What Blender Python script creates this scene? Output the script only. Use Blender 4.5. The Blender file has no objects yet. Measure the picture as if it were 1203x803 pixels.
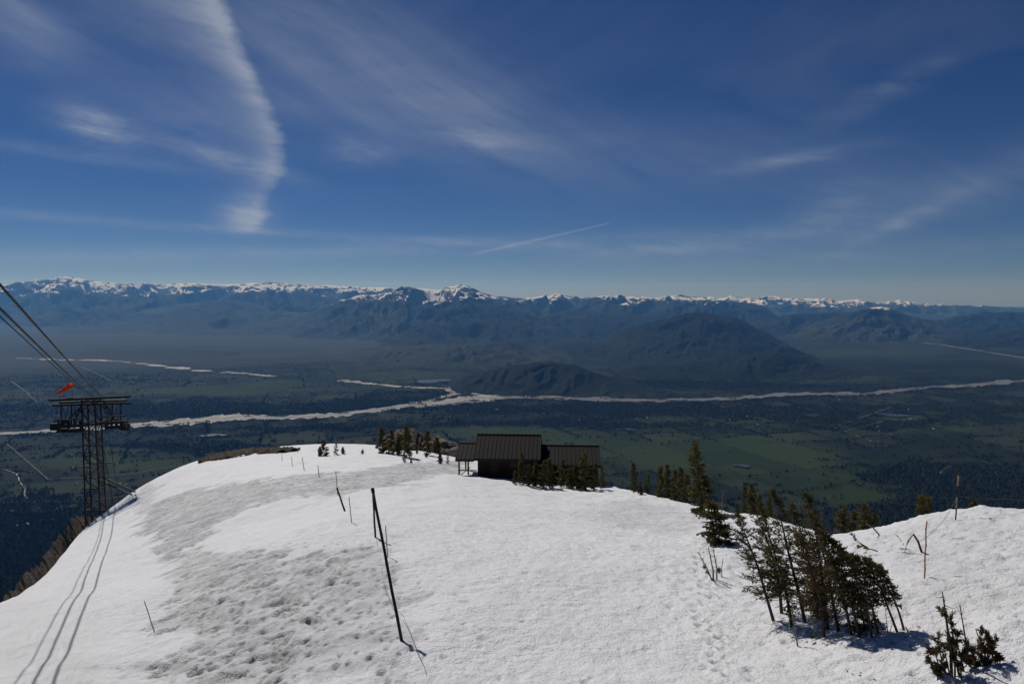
import bpy, math, random
import numpy as np
from mathutils import Vector, Matrix

R = math.radians
sc = bpy.context.scene
col = sc.collection
random.seed(4)

# ------------------------------------------------------------------ camera
F, CX, CY = 802.0, 601.5, 401.5            # photograph: 24 mm lens on a full frame, 1203 px wide
PITCH = R(4.03)
cd = bpy.data.cameras.new('camera')
cd.lens = 24.0; cd.sensor_width = 36.0; cd.clip_start = 0.1; cd.clip_end = 400000.0
cam = bpy.data.objects.new('camera', cd); col.objects.link(cam)
cam.location = (0, 0, 0); cam.rotation_euler = (R(90) - PITCH, 0, 0)
sc.camera = cam

# ------------------------------------------------------------------ sky, sun, exposure
SUN_AZ, SUN_EL = R(-34.0), R(47.0)          # azimuth counted from +Y towards +X
world = bpy.data.worlds.new('World'); sc.world = world; world.use_nodes = True
wt = world.node_tree; wt.nodes.clear()

class E:
    """tiny wrapper that turns Python arithmetic into Math nodes"""
    def __init__(s, t, o): s.t, s.o = t, o
    def _m(s, op, *a, clamp=False):
        n = s.t.nodes.new('ShaderNodeMath'); n.operation = op; n.use_clamp = clamp
        for i, v in enumerate((s,) + a):
            if isinstance(v, E): s.t.links.new(v.o, n.inputs[i])
            else: n.inputs[i].default_value = v
        return E(s.t, n.outputs[0])
    def __add__(s, b): return s._m('ADD', b)
    __radd__ = __add__
    def __sub__(s, b): return s._m('SUBTRACT', b)
    def __mul__(s, b): return s._m('MULTIPLY', b)
    __rmul__ = __mul__
    def __truediv__(s, b): return s._m('DIVIDE', b)
    def __neg__(s): return s._m('MULTIPLY', -1.0)
    def rsub(s, a): return (-s) + a
    def pw(s, b): return s._m('POWER', b)
    def ex(s): return s._m('EXPONENT')
    def ab(s): return s._m('ABSOLUTE')
    def mx(s, b): return s._m('MAXIMUM', b)
    def mn(s, b): return s._m('MINIMUM', b)
    def step(s, lo, hi):
        n = s.t.nodes.new('ShaderNodeMapRange'); n.interpolation_type = 'SMOOTHSTEP'; n.clamp = True
        s.t.links.new(s.o, n.inputs['Value'])
        n.inputs['From Min'].default_value = lo; n.inputs['From Max'].default_value = hi
        return E(s.t, n.outputs[0])

def xyz(t, x, y, z=0.0):
    n = t.nodes.new('ShaderNodeCombineXYZ')
    for i, v in enumerate((x, y, z)):
        if isinstance(v, E): t.links.new(v.o, n.inputs[i])
        else: n.inputs[i].default_value = v
    return n.outputs[0]

def noise(t, vec, scale=1.0, detail=4.0, rough=0.55, dist=0.0):
    n = t.nodes.new('ShaderNodeTexNoise'); n.noise_dimensions = '3D'
    if vec is not None: t.links.new(vec, n.inputs['Vector'])
    n.inputs['Scale'].default_value = scale; n.inputs['Detail'].default_value = detail
    n.inputs['Roughness'].default_value = rough; n.inputs['Distortion'].default_value = dist
    return E(t, n.outputs['Fac'])

def mixc(t, fac, a, b):
    n = t.nodes.new('ShaderNodeMix'); n.data_type = 'RGBA'; n.clamp_factor = True
    for k, v in ((0, fac), (6, a), (7, b)):
        if isinstance(v, E): v = v.o
        if hasattr(v, 'links') or isinstance(v, bpy.types.NodeSocket): t.links.new(v, n.inputs[k])
        elif k == 0: n.inputs[k].default_value = v
        else: n.inputs[k].default_value = (*v, 1.0)
    return n.outputs[2]

def px_dir(x, y):
    """direction (world) of a pixel of the photograph"""
    a, b = (x - CX) / F, -(y - CY) / F
    c, s = math.cos(PITCH), math.sin(PITCH)
    return np.array((a, c + b * s, -s + b * c))

def px_azel(x, y):
    d = px_dir(x, y); d = d / np.linalg.norm(d)
    return math.degrees(math.atan2(d[0], d[1])), math.degrees(math.asin(d[2]))

def build_sky():
    t = wt
    sky = t.nodes.new('ShaderNodeTexSky'); sky.sky_type = 'NISHITA'; sky.sun_disc = False
    sky.sun_elevation = SUN_EL; sky.sun_rotation = SUN_AZ
    sky.altitude = 3200.0; sky.air_density = 1.0; sky.dust_density = 0.0; sky.ozone_density = 6.0
    tc = t.nodes.new('ShaderNodeTexCoord')
    sp = t.nodes.new('ShaderNodeSeparateXYZ'); t.links.new(tc.outputs['Generated'], sp.inputs[0])
    X, Y, Z = (E(t, o) for o in sp.outputs)
    az = X._m('ARCTAN2', Y) * (180 / math.pi)
    el = Z._m('ARCSINE') * (180 / math.pi)
    # streaky ice-cloud grain, drawn out sideways and bent a little
    warp = noise(t, xyz(t, az * 0.05, el * 0.09, 2.0), 1.0, 2.0) * 0.5 - 0.25
    fine = noise(t, xyz(t, az * 0.16 + warp * 1.5, el * 0.85 + az * 0.10 + warp * 3.0, 5.0), 1.0, 7.0, 0.62)
    diag = noise(t, xyz(t, az * 0.13 + el * 0.16, el * 0.42 + az * 0.20 + warp * 4.0, 9.0), 0.8, 8.0, 0.66)
    puff = noise(t, xyz(t, az * 0.9, el * 1.6, 3.0), 1.0, 5.0, 0.65)
    # the tall comma-shaped streak: sharp on its right side, frayed on its left
    pts = [(258, -40), (264, 0), (272, 25), (289, 65), (309, 110), (327, 150), (333, 190), (326, 214), (313, 232), (313, 255), (296, 275)]
    ae = sorted((px_azel(*p)[1], px_azel(*p)[0]) for p in pts)
    e0, e1 = ae[0][0], ae[-1][0]
    n = t.nodes.new('ShaderNodeFloatCurve'); cur = n.mapping.curves[0]
    nrm = [((e - e0) / (e1 - e0), (a + 30.0) / 20.0) for e, a in ae]
    cur.points[0].location = nrm[0]; cur.points[1].location = nrm[-1]
    for p in nrm[1:-1]: cur.points.new(*p)
    n.mapping.update()
    en = (el - e0) / (e1 - e0)
    t.links.new(en.o, n.inputs['Value'])
    edge = E(t, n.outputs[0]) * 20.0 - 30.0
    dd = edge - az + (fine - 0.5) * .7 + (puff - 0.5) * 0.8
    wid = (el.step(14, 26) * 3.4 + 1.35)
    body = dd.step(-0.5, 1.1) * (-(dd.mx(0.0) / wid)).ex()
    gap = ((el - px_azel(310, 226)[1]) / 0.7).pw(2.0)
    gap = (-gap).ex() * -0.65 + 1.0
    vm = el.step(e0 - 0.2, e0 + 0.9)
    comma = body * vm * gap * (fine * 1.5 + puff * 0.6 - 0.25).mx(0.0).mn(1.0) * 1.0

    def gz(x, y, lx, ly, ang, amp, tex):
        """one frayed patch: centre, half-length and half-width in pixels, slope in the picture plane"""
        a, e = px_azel(x, y); k = 57.3 / F
        u, v = az - a, el - e
        c, s = math.cos(R(ang)), math.sin(R(ang))
        uu = (u * c + v * s) / (lx * k); vv = (v * c - u * s) / (ly * k)
        g = (-(uu.pw(2.0) + vv.pw(2.0))).ex()
        return g * tex * amp
    f2 = (fine * 0.7 + puff * 0.3 - 0.30).mx(0.0) * 2.4
    d2 = (diag * 0.75 + fine * 0.25 - 0.22).mx(0.0) * 1.7
    tot = comma
    for a in ((455, 75, 170, 70, -24, 0.30, d2), (560, 150, 150, 40, -20, 0.22, d2), (330, 40, 130, 60, -18, 0.22, d2),
              (112, 148, 32, 15, -14, 0.85, f2), (20, 15, 50, 28, -35, 0.4, d2), (60, 178, 130, 6, -3, 0.26, f2),
              (225, 150, 70, 26, -10, 0.18, f2), (272, 190, 60, 8, -12, 0.6, f2), (290, 252, 24, 18, 5, 0.75, f2),
              (425, 177, 38, 14, 0, 0.42, f2), (560, 168, 45, 14, -8, 0.40, f2), (120, 60, 190, 60, -10, 0.12, d2),
              (300, 272, 420, 5, -2, 0.30, f2), (150, 300, 320, 8, 2, 0.30, f2), (600, 285, 260, 9, 2, 0.25, f2),
              (1062, 258, 55, 8, 24, 0.38, f2), (985, 245, 42, 24, 14, 0.30, f2), (925, 188, 60, 7, 6, 0.34, f2),
              (800, 180, 240, 40, -8, 0.20, d2), (820, 288, 150, 9, 5, 0.40, f2), (1150, 215, 100, 22, 14, 0.26, d2),
              (1040, 108, 60, 12, 22, 0.22, f2), (980, 300, 200, 12, 2, 0.18, f2)):
        tot = tot + gz(*a)
    # contrail
    (a0, c0), (a1, c1) = px_azel(548, 300), px_azel(716, 262)
    L = math.hypot(a1 - a0, c1 - c0); ux, uy = (a1 - a0) / L, (c1 - c0) / L
    s_ = (az - a0) * ux + (el - c0) * uy
    q_ = (el - c0) * ux - (az - a0) * uy
    w_ = (s_ / L).rsub(1.0).mx(0.0) * 0.10 + 0.05
    trail = (-(q_ / w_).pw(2.0)).ex() * s_.step(-0.8, 1.5) * s_.step(L - 0.1, L + 0.05).rsub(1.0) * 0.24
    tot = tot + trail
    # the same thin veil goes on round the rest of the sky
    veil = noise(t, xyz(t, X / (Z.ab() + 0.12) * 0.7, Y / (Z.ab() + 0.12) * 0.7, 1.0), 1.0, 6.0, 0.6, 0.6)
    tot = tot + (veil - 0.5).mx(0.0) * 0.35 * el.step(2, 14)
    hs = t.nodes.new('ShaderNodeHueSaturation'); hs.inputs['Saturation'].default_value = 1.12
    tint = t.nodes.new('ShaderNodeMix'); tint.data_type = 'RGBA'; tint.blend_type = 'MULTIPLY'; tint.inputs[0].default_value = 1.0
    tint.inputs[7].default_value = SKY_TINT; t.links.new(sky.outputs[0], tint.inputs[6]); t.links.new(tint.outputs[2], hs.inputs['Color'])
    cl = mixc(t, tot.mn(0.75), hs.outputs[0], CLOUD)
    bg = t.nodes.new('ShaderNodeBackground'); bg.inputs['Strength'].default_value = SKY_STRENGTH
    t.links.new(cl, bg.inputs['Color'])
    out = t.nodes.new('ShaderNodeOutputWorld'); t.links.new(bg.outputs[0], out.inputs['Surface'])
    world.cycles.sampling_method = 'MANUAL'; world.cycles.sample_map_resolution = 512

SKY_STRENGTH = 0.05
SKY_TINT = (.57, .57, .69, 1.0)          # cool white balance of the photograph
CLOUD = (6.6, 7.4, 8.9)
build_sky()

sd = bpy.data.lights.new('sun', 'SUN'); sd.energy = 3.1; sd.angle = R(0.53); sd.color = (1.0, 0.965, 0.91)
sun = bpy.data.objects.new('sun', sd); col.objects.link(sun)
sv = Vector((math.sin(SUN_AZ) * math.cos(SUN_EL), math.cos(SUN_AZ) * math.cos(SUN_EL), math.sin(SUN_EL)))
sun.rotation_euler = sv.to_track_quat('Z', 'Y').to_euler(); sun.location = sv * 300

vs = sc.view_settings
vs.view_transform = 'Standard'; vs.look = 'None'; vs.gamma = 1.0; vs.use_curve_mapping = False
vs.exposure = 0.0
cy = sc.cycles
cy.use_denoising = True; cy.denoiser = 'OPENIMAGEDENOISE'
cy.max_bounces = 5; cy.diffuse_bounces = 2; cy.glossy_bounces = 1; cy.transmission_bounces = 3
cy.volume_bounces = 0; cy.transparent_max_bounces = 6

# ------------------------------------------------------------------ helpers
def tag(o, label=None, cat=None, group=None, kind=None):
    if label: o['label'] = label
    if cat: o['category'] = cat
    if group: o['group'] = group
    if kind: o['kind'] = kind
    return o

def mesh(name, V, Fc, mat=None, smooth=False, attrs=None):
    """numpy verts and equal-sized faces -> mesh data"""
    V = np.asarray(V, dtype=np.float32); Fc = np.asarray(Fc, dtype=np.int32)
    me = bpy.data.meshes.new(name)
    me.vertices.add(len(V)); me.vertices.foreach_set('co', V.ravel())
    k = Fc.shape[1]
    me.loops.add(Fc.size); me.loops.foreach_set('vertex_index', Fc.ravel())
    me.polygons.add(len(Fc)); me.polygons.foreach_set('loop_start', np.arange(0, Fc.size, k, dtype=np.int32))
    me.polygons.foreach_set('use_smooth', np.full(len(Fc), smooth))
    for nm, v in (attrs or {}).items():
        a = me.attributes.new(nm, 'FLOAT', 'POINT'); a.data.foreach_set('value', np.asarray(v, dtype=np.float32).ravel())
    me.update(calc_edges=True)
    if mat: me.materials.append(mat)
    return me

def link(name, me, parent=None, loc=(0, 0, 0), kind=None):
    o = bpy.data.objects.new(name, me); col.objects.link(o); o.location = loc
    if parent: o.parent = parent
    if kind: o['kind'] = kind
    return o

def empty(name, loc=(0, 0, 0), rz=0.0):
    o = bpy.data.objects.new(name, None); col.objects.link(o)
    o.location = loc; o.rotation_euler = (0, 0, rz); o.empty_display_size = 0.3
    return o

def grid_faces(ni, nj):
    i, j = np.meshgrid(np.arange(ni - 1), np.arange(nj - 1), indexing='ij')
    a = i * nj + j
    return np.stack((a, a + 1, a + nj + 1, a + nj), -1).reshape(-1, 4)

class MB:
    """collects mixed polygons for one mesh"""
    def __init__(s): s.v, s.f = [], []
    def add(s, v, f):
        b = len(s.v); s.v += [tuple(map(float, p)) for p in v]; s.f += [tuple(b + i for i in q) for q in f]; return s
    def box(s, c, size, M=None):
        v = [Vector((x * size[0] / 2, y * size[1] / 2, z * size[2] / 2)) for x in (-1, 1) for y in (-1, 1) for z in (-1, 1)]
        if M: v = [M @ p for p in v]
        v = [p + Vector(c) for p in v]
        return s.add(v, [(0, 1, 3, 2), (4, 6, 7, 5), (0, 4, 5, 1), (2, 3, 7, 6), (0, 2, 6, 4), (1, 5, 7, 3)])
    def tube(s, pts, rad, n=6, caps=True):
        pts = [Vector(p) for p in pts]; rings = []
        rad = rad if hasattr(rad, '__len__') else [rad] * len(pts)
        base = len(s.v)
        for i, p in enumerate(pts):
            d = (pts[min(i + 1, len(pts) - 1)] - pts[max(i - 1, 0)]).normalized()
            a = d.cross(Vector((0, 0, 1)) if abs(d.z) < .95 else Vector((1, 0, 0))).normalized(); b = d.cross(a)
            for k in range(n):
                th = 2 * math.pi * k / n
                q = p + (a * math.cos(th) + b * math.sin(th)) * rad[i]
                s.v.append((q.x, q.y, q.z))
        for i in range(len(pts) - 1):
            for k in range(n):
                a0 = base + i * n + k; a1 = base + i * n + (k + 1) % n
                s.f.append((a0, a1, a1 + n, a0 + n))
        if caps:
            s.f.append(tuple(base + k for k in range(n))[::-1]); e = base + (len(pts) - 1) * n
            s.f.append(tuple(e + k for k in range(n)))
        return s
    def beam(s, a, b, w, h):
        a, b = Vector(a), Vector(b); d = b - a
        M = d.to_track_quat('Y', 'Z').to_matrix()
        return s.box((a + b) / 2, (w, d.length, h), M)
    def data(s, name, mat=None, smooth=False):
        me = bpy.data.meshes.new(name); me.from_pydata(s.v, [], s.f); me.update()
        if smooth: me.polygons.foreach_set('use_smooth', [True] * len(me.polygons))
        if mat: me.materials.append(mat)
        return me
    def build(s, name, mat=None, parent=None, smooth=False, kind=None, loc=(0, 0, 0)):
        return link(name, s.data(name, mat, smooth), parent, loc, kind)

# --- numpy noise
_rng = np.random.default_rng(7)
_P = _rng.permutation(1024); _G = _rng.random(1024) * 2 * np.pi
_GX, _GY = np.cos(_G), np.sin(_G)
def perlin(x, y, seed=0):
    xi = np.floor(x).astype(np.int64); yi = np.floor(y).astype(np.int64)
    xf, yf = x - xi, y - yi
    def g(ix, iy, dx, dy):
        h = _P[(_P[(ix + seed * 37) & 1023] + iy + seed * 101) & 1023]
        return _GX[h] * dx + _GY[h] * dy
    u = xf * xf * xf * (xf * (xf * 6 - 15) + 10); v = yf * yf * yf * (yf * (yf * 6 - 15) + 10)
    a = g(xi, yi, xf, yf); b = g(xi + 1, yi, xf - 1, yf); c = g(xi, yi + 1, xf, yf - 1); d = g(xi + 1, yi + 1, xf - 1, yf - 1)
    return (a + u * (b - a)) * (1 - v) + (c + u * (d - c)) * v
def fbm(x, y, o=4, seed=0, gain=0.5):
    r, a, f = 0, 1, 1
    for k in range(o):
        r = r + a * perlin(x * f, y * f, seed + k * 3); a *= gain; f *= 2.03
    return r
def ridged(x, y, o=4, seed=0, gain=0.5):
    r, a, f, w = 0, 1, 1, 1
    for k in range(o):
        n = 1 - np.abs(perlin(x * f, y * f, seed + k * 3)) * 1.8
        n = n * n * w; w = np.clip(n * 1.5, 0, 1)
        r = r + a * n; a *= gain; f *= 2.03
    return r
def cells(x, y, seed=0):
    """distance to the nearest jittered cell point and that cell's random number"""
    xi = np.floor(x).astype(np.int64); yi = np.floor(y).astype(np.int64)
    best = np.full(x.shape, 9.0); rid = np.zeros(x.shape)
    for dx in (-1, 0, 1):
        for dy in (-1, 0, 1):
            h = _P[(_P[(xi + dx + seed * 17) & 1023] + yi + dy) & 1023]
            px = xi + dx + 0.5 + 0.8 * (h / 1023 - 0.5); py = yi + dy + 0.5 + 0.8 * (_P[h] / 1023 - 0.5)
            d = (px - x) ** 2 + (py - y) ** 2
            m = d < best; best = np.where(m, d, best); rid = np.where(m, _P[_P[h]] / 1023, rid)
    return np.sqrt(best), rid

def at(x, y, D):
    """point seen at pixel (x, y) whose distance along the ground axis is D"""
    d = px_dir(x, y); return d * (D / d[1])

def to_px(P):
    P = np.asarray(P, float); c, s = math.cos(PITCH), math.sin(PITCH)
    dep = P[..., 1] * c - P[..., 2] * s; up = P[..., 1] * s + P[..., 2] * c
    return CX + F * P[..., 0] / dep, CY - F * up / dep

# ------------------------------------------------------------------ materials
def new_mat(name):
    m = bpy.data.materials.new(name); m.use_nodes = True
    t = m.node_tree; b = t.nodes['Principled BSDF']
    b.inputs['Specular IOR Level'].default_value = 0.25
    return m, t, b
def pos(t, obj=True):
    n = t.nodes.new('ShaderNodeTexCoord'); return n.outputs['Object']
def sep(t, v):
    n = t.nodes.new('ShaderNodeSeparateXYZ'); t.links.new(v, n.inputs[0]); return [E(t, o) for o in n.outputs]
def attr(t, name):
    n = t.nodes.new('ShaderNodeAttribute'); n.attribute_name = name; return E(t, n.outputs['Fac'])
def bump(t, b, h, dist=0.05, strength=0.6):
    n = t.nodes.new('ShaderNodeBump'); n.inputs['Distance'].default_value = dist; n.inputs['Strength'].default_value = strength
    t.links.new(h.o, n.inputs['Height']); t.links.new(n.outputs[0], b.inputs['Normal'])

def speckled(name, c1, c2, scale=3.0, rough=0.85, bd=0.0, metal=0.0, detail=5.0, c3=None):
    m, t, b = new_mat(name)
    n = noise(t, pos(t), scale, detail, 0.62)
    c = mixc(t, n.step(0.35, 0.65), c1, c2)
    if c3:
        n2 = noise(t, pos(t), scale * 3.7, 3.0, 0.6); c = mixc(t, n2.step(0.52, 0.68), c, c3)
    t.links.new(c, b.inputs['Base Color']); b.inputs['Roughness'].default_value = rough; b.inputs['Metallic'].default_value = metal
    if bd: bump(t, b, n, bd, 0.8)
    return m

M = {}
M['steel'] = speckled('weathered_steel', (.018, .017, .0165), (.05, .046, .043), 2.5, .7)
M['steel_light'] = speckled('galvanised_steel', (.05, .05, .05), (.10, .097, .094), 2.5, .7)
M['cable'] = speckled('cable_steel', (.012, .012, .013), (.024, .024, .024), 4, .7)
M['black_pole'] = speckled('black_pole', (.010, .010, .011), (.028, .026, .025), 6, .6)
M['bamboo'] = speckled('bamboo', (.24, .17, .09), (.36, .27, .15), 5, .65)
M['red_bamboo'] = speckled('red_painted_bamboo', (.30, .13, .08), (.42, .24, .16), 7, .65)
M['old_wood'] = speckled('grey_dead_wood', (.10, .085, .07), (.21, .185, .155), 9, .85, .01)
M['dark_wood'] = speckled('dark_stained_boards', (.010, .008, .007), (.022, .017, .014), 4, .85)
M['roof'] = speckled('brown_metal_roof', (.010, .008, .0075), (.015, .012, .0112), 1.5, .85)
M['trim'] = speckled('roof_trim', (.017, .014, .013), (.028, .023, .021), 3, .8)
M['glass'] = speckled('dark_window_glass', (.008, .010, .013), (.012, .014, .02), 1.0, .4)
M['rope'] = speckled('rope', (.16, .14, .12), (.26, .23, .20), 12, .9)
M['white_cloth'] = speckled('white_tape', (.6, .6, .6), (.75, .75, .75), 12, .8)
M['bark'] = speckled('conifer_bark', (.035, .026, .02), (.085, .066, .052), 14, .95, .01)
M['rock'] = speckled('tan_rock', (.11, .085, .07), (.27, .22, .185), 1.4, .92, .12, c3=(.05, .042, .036))
M['soil'] = speckled('bare_soil', (.035, .026, .019), (.085, .062, .045), 1.8, .97, .08, c3=(.12, .095, .07))
M['house'] = speckled('pale_house_paint', (.30, .28, .26), (.46, .44, .41), .05, .8)
M['pond_lot'] = speckled('dark_pond_and_lot', (.030, .045, .06), (.045, .065, .085), .004, .4)

def foliage(name, c1, c2, c3):
    m, t, b = new_mat(name)
    p = pos(t); n = noise(t, p, 2.2, 3.0); n2 = noise(t, p, 23.0, 2.0)
    c = mixc(t, n.step(.38, .64), c1, c2); c = mixc(t, n2.step(.55, .72), c, c3)
    t.links.new(c, b.inputs['Base Color']); b.inputs['Roughness'].default_value = .7
    tr = t.nodes.new('ShaderNodeBsdfTranslucent'); t.links.new(c, tr.inputs['Color'])
    mx = t.nodes.new('ShaderNodeMixShader'); mx.inputs[0].default_value = .36
    t.links.new(b.outputs[0], mx.inputs[1]); t.links.new(tr.outputs[0], mx.inputs[2])
    t.links.new(mx.outputs[0], t.nodes['Material Output'].inputs['Surface'])
    return m
M['orange'] = foliage('orange_windsock_cloth', (.80, .09, .035), (.88, .13, .05), (.84, .11, .04))
M['needles'] = foliage('fir_needles', (.060, .060, .022), (.110, .094, .034), (.160, .108, .044))
M['needles_gold'] = foliage('golden_pine_needles', (.076, .074, .024), (.135, .112, .034), (.175, .122, .046))  # lighter, more golden needle colour than the plain firs
M['needles_brown'] = foliage('brown_dry_needles', (.088, .064, .030), (.145, .096, .046), (.092, .084, .034))

def snow_material():
    m, t, b = new_mat('old_snow')
    p = pos(t); x, y, z = sep(t, p)
    dirt = attr(t, 'dirt')
    n1 = noise(t, p, 3.0, 6.0, .68); n2 = noise(t, p, 0.45, 5.0, .6); n3 = noise(t, p, 14.0, 4.0, .65)
    streak = noise(t, xyz(t, x * 0.5 + y * .1, y * 1.6, z * 1.0), 1.3, 5.0, .62)
    d = (dirt * ((n1 - .5) * 2.2 + 0.72) + (n2 - .54).mx(0.0) * 0.9 + (streak - .56).mx(0.0) * 1.6 + (n3 - .60).mx(0.0) * 2.0 + (n1 - .62).mx(0.0) * 1.4).mn(1.0).mx(0.0)
    c = mixc(t, d, SNOW_CLEAN, SNOW_DIRTY)
    t.links.new(c, b.inputs['Base Color']); b.inputs['Roughness'].default_value = .62
    b.inputs['Specular IOR Level'].default_value = .3
    bump(t, b, n1 * .8 + n3 * .5 + streak * .6, .15, 1.0)
    return m
SNOW_CLEAN, SNOW_DIRTY = (.84, .835, .84), (.25, .24, .235)
M['snow'] = snow_material()

def land_material(name, snowline=None, amp=500.0, forest=(.009, .014, .009), grass=(.034, .038, .022), gl=-700.0):
    """far slopes: forest and grass in patches, old snow lying in streaks above the snow line"""
    m, t, b = new_mat(name)
    p = pos(t); x, y, z = sep(t, p)
    n1 = noise(t, p, 1 / 2600., 6.0, .6); n2 = noise(t, p, 1 / 700., 5.0, .65)
    g = (n1 * .7 + n2 * .5 - .1 - (z - gl) * (1 / 5200.)).step(.40, .62)
    c = mixc(t, g, forest, grass)
    if snowline is not None:
        geo = t.nodes.new('ShaderNodeNewGeometry'); nx, ny, nz = sep(t, geo.outputs['Normal'])
        rock = ((z - snowline + 250.) * (1 / 500.)).step(0, 1)
        c = mixc(t, rock * .7, c, (.045, .040, .038))
        sn = noise(t, xyz(t, x, y, z * .45), 1 / 380., 6.0, .7); sb = noise(t, p, 1 / 1900., 3.0, .5)
        s = ((z - snowline) * (1 / amp)).mn(.38) + (sn - .5) * 4.6 + (sb - .5) * 2.6 + (nz - .86) * 2.0
        c = mixc(t, s.step(.30, .50), c, (.74, .73, .72))
    t.links.new(c, b.inputs['Base Color']); b.inputs['Roughness'].default_value = .95
    b.inputs['Specular IOR Level'].default_value = .05
    return m

def valley_material():
    m, t, b = new_mat('valley_floor')
    p = pos(t); f = attr(t, 'forest'); g = attr(t, 'meadow')
    n1 = noise(t, p, 1 / 900., 8.0, .68); n2 = noise(t, p, 1 / 150., 6.0, .75)
    vo = t.nodes.new('ShaderNodeTexVoronoi'); vo.distance = 'CHEBYCHEV'; vo.inputs['Scale'].default_value = 1 / 620.
    t.links.new(p, vo.inputs['Vector']); vc = sep(t, vo.outputs['Color'])
    tn = attr(t, 'tone')
    c = mixc(t, (tn * .8 + (n1 - .5) * 1.0 + (n2 - .5) * .5).step(.1, 1.0), (.008, .013, .007), (.036, .040, .018))
    c = mixc(t, (g * 1.2 + (n2 - .5) * 1.6 + (n1 - .5) * 1.4).step(.25, 1.0), c, mixc(t, tn, (.020, .031, .009), (.034, .048, .014)))
    c = mixc(t, ((n2 - .60).mx(0.0) * 3.0).mn(.5), c, (.050, .045, .030))
    c = mixc(t, (attr(t, 'sage') + (n1 - .5) * .8).step(.2, .9), c, (.042, .045, .034))
    c = mixc(t, (f + (n2 - .5) * 1.2 + (n1 - .5) * .5).step(.42, .62), c, (.009, .014, .007))
    t.links.new(c, b.inputs['Base Color']); b.inputs['Roughness'].default_value = .95
    b.inputs['Specular IOR Level'].default_value = .05
    return m
M['valley'] = valley_material()
M['gravel'] = speckled('river_gravel', (.30, .275, .24), (.42, .39, .35), 1 / 160., .9, c3=(.16, .19, .21))
M['track'] = speckled('pale_road', (.07, .066, .058), (.11, .105, .095), 1 / 90., .9)
M['tree_far'] = speckled('far_forest', (.008, .013, .006), (.028, .034, .014), 1 / 45., .95)
M['mountainside'] = speckled('mountainside', (.014, .022, .013), (.040, .040, .026), 1 / 90., .95)

# ------------------------------------------------------------------ the summit snow field
SIL = [(-260, 880, 22), (-120, 790, 28), (0, 709, 38), (39, 688, 52), (67, 661, 66), (88, 633, 80), (106, 615, 93), (130, 597, 97), (160, 575, 97), (200, 553, 100),
       (230, 541, 103), (300, 527, 107), (350, 523, 108), (440, 522, 104), (490, 529, 95), (530, 536, 87), (600, 551, 77), (700, 566, 70),
       (760, 580, 60), (830, 598, 48), (900, 610, 40), (960, 622, 35), (990, 629, 33), (1040, 618, 31), (1080, 608, 29),
       (1110, 602, 28.3), (1130, 599.5, 28), (1203, 601, 28), (1330, 606, 27.5), (1500, 612, 27)]
INNER = [(0, 803, 21), (180, 740, 26), (300, 803, 18.5), (471, 748, 19), (601, 803, 16.5), (900, 803, 14.6), (1203, 803, 12.6),
         (300, 650, 35), (300, 580, 60), (430, 565, 60), (545, 560, 66), (690, 574, 65), (413, 613, 38), (455, 655, 29.5), (601, 700, 22.5),
         (601, 640, 32), (601, 590, 50), (760, 620, 40), (760, 690, 24), (845, 640, 30), (960, 748, 17.6), (1086, 677, 19.6),
         (1203, 660, 19.4), (1130, 630, 24), (130, 640, 62), (90, 700, 40), (200, 600, 72), (240, 560, 88), (380, 535, 88), (960, 665, 24.5)]
CTRL = np.array([at(*p) for p in SIL + INNER] + [(-9, 4, -8.6), (9, 4, -7.0), (0, 4, -7.6), (0, -6, -6.5), (-14, -2, -9), (14, -2, -6)])
def _tps(P, lam=2.0):
    n = len(P); d = np.linalg.norm(P[:, None, :2] - P[None, :, :2], axis=-1)
    K = d * d * np.log(d + 1e-9) + lam * np.eye(n)
    A = np.zeros((n + 3, n + 3)); Q = np.c_[np.ones(n), P[:, :2]]
    A[:n, :n] = K; A[:n, n:] = Q; A[n:, :n] = Q.T
    w = np.linalg.solve(A, np.r_[P[:, 2], 0, 0, 0]); return w
_W = _tps(CTRL)
def tps(x, y):
    x, y = np.asarray(x, float), np.asarray(y, float)
    z = _W[-3] + _W[-2] * x + _W[-1] * y
    for (px, py, _), w in zip(CTRL, _W[:-3]):
        d2 = (x - px) ** 2 + (y - py) ** 2
        z = z + w * 0.5 * d2 * np.log(d2 + 1e-9)
    return z
_S = np.array([at(*p) for p in SIL])
_Saz = np.arctan2(_S[:, 0], _S[:, 1]); _Sr = np.hypot(_S[:, 0], _S[:, 1])
_azg = np.linspace(R(-100), R(100), 2001)
_rsg = np.interp(_azg, _Saz, _Sr)
_k = np.hanning(31); _k /= _k.sum()
_rsg = np.convolve(np.pad(_rsg, 15, mode='edge'), _k, 'valid')
def rs(az): return np.interp(az, _azg, _rsg)
def terrain(x, y):
    """height of the snow; past the crest the ground bends away ever more steeply"""
    x, y = np.asarray(x, float), np.asarray(y, float)
    az, r = np.arctan2(x, y), np.hypot(x, y)
    s = rs(az); rc = np.minimum(r, s)
    z = tps(np.sin(az) * rc, np.cos(az) * rc)
    over = np.maximum(r - s, 0)
    m = -z / np.maximum(s, 1)
    k = 0.012
    lin = 26.0
    o1 = np.minimum(over, lin)
    return z - np.where(over > 0, m * over + k * o1 * o1 * .5 + k * lin * np.maximum(over - lin, 0), 0)
def hit(px, py):
    """point where a pixel's ray meets the snow"""
    d = px_dir(px, py); d = d / d[1]
    D = np.linspace(5, 160, 3100); P = d[None] * D[:, None]
    below = P[:, 2] < terrain(P[:, 0], P[:, 1])
    i = int(np.argmax(below)) if below.any() else None
    if i is None:
        az = math.atan2(d[0], d[1]); r = float(rs(az)); p = np.array((math.sin(az) * r, math.cos(az) * r, 0))
    else:
        p = P[i]
    return np.array((p[0], p[1], float(terrain(p[0], p[1]))))
def on(px, D):
    """ground point under column px at depth D"""
    x = (px - CX) / F * D * 1.03; y = D
    return np.array((x, y, float(terrain(x, y))))

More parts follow.
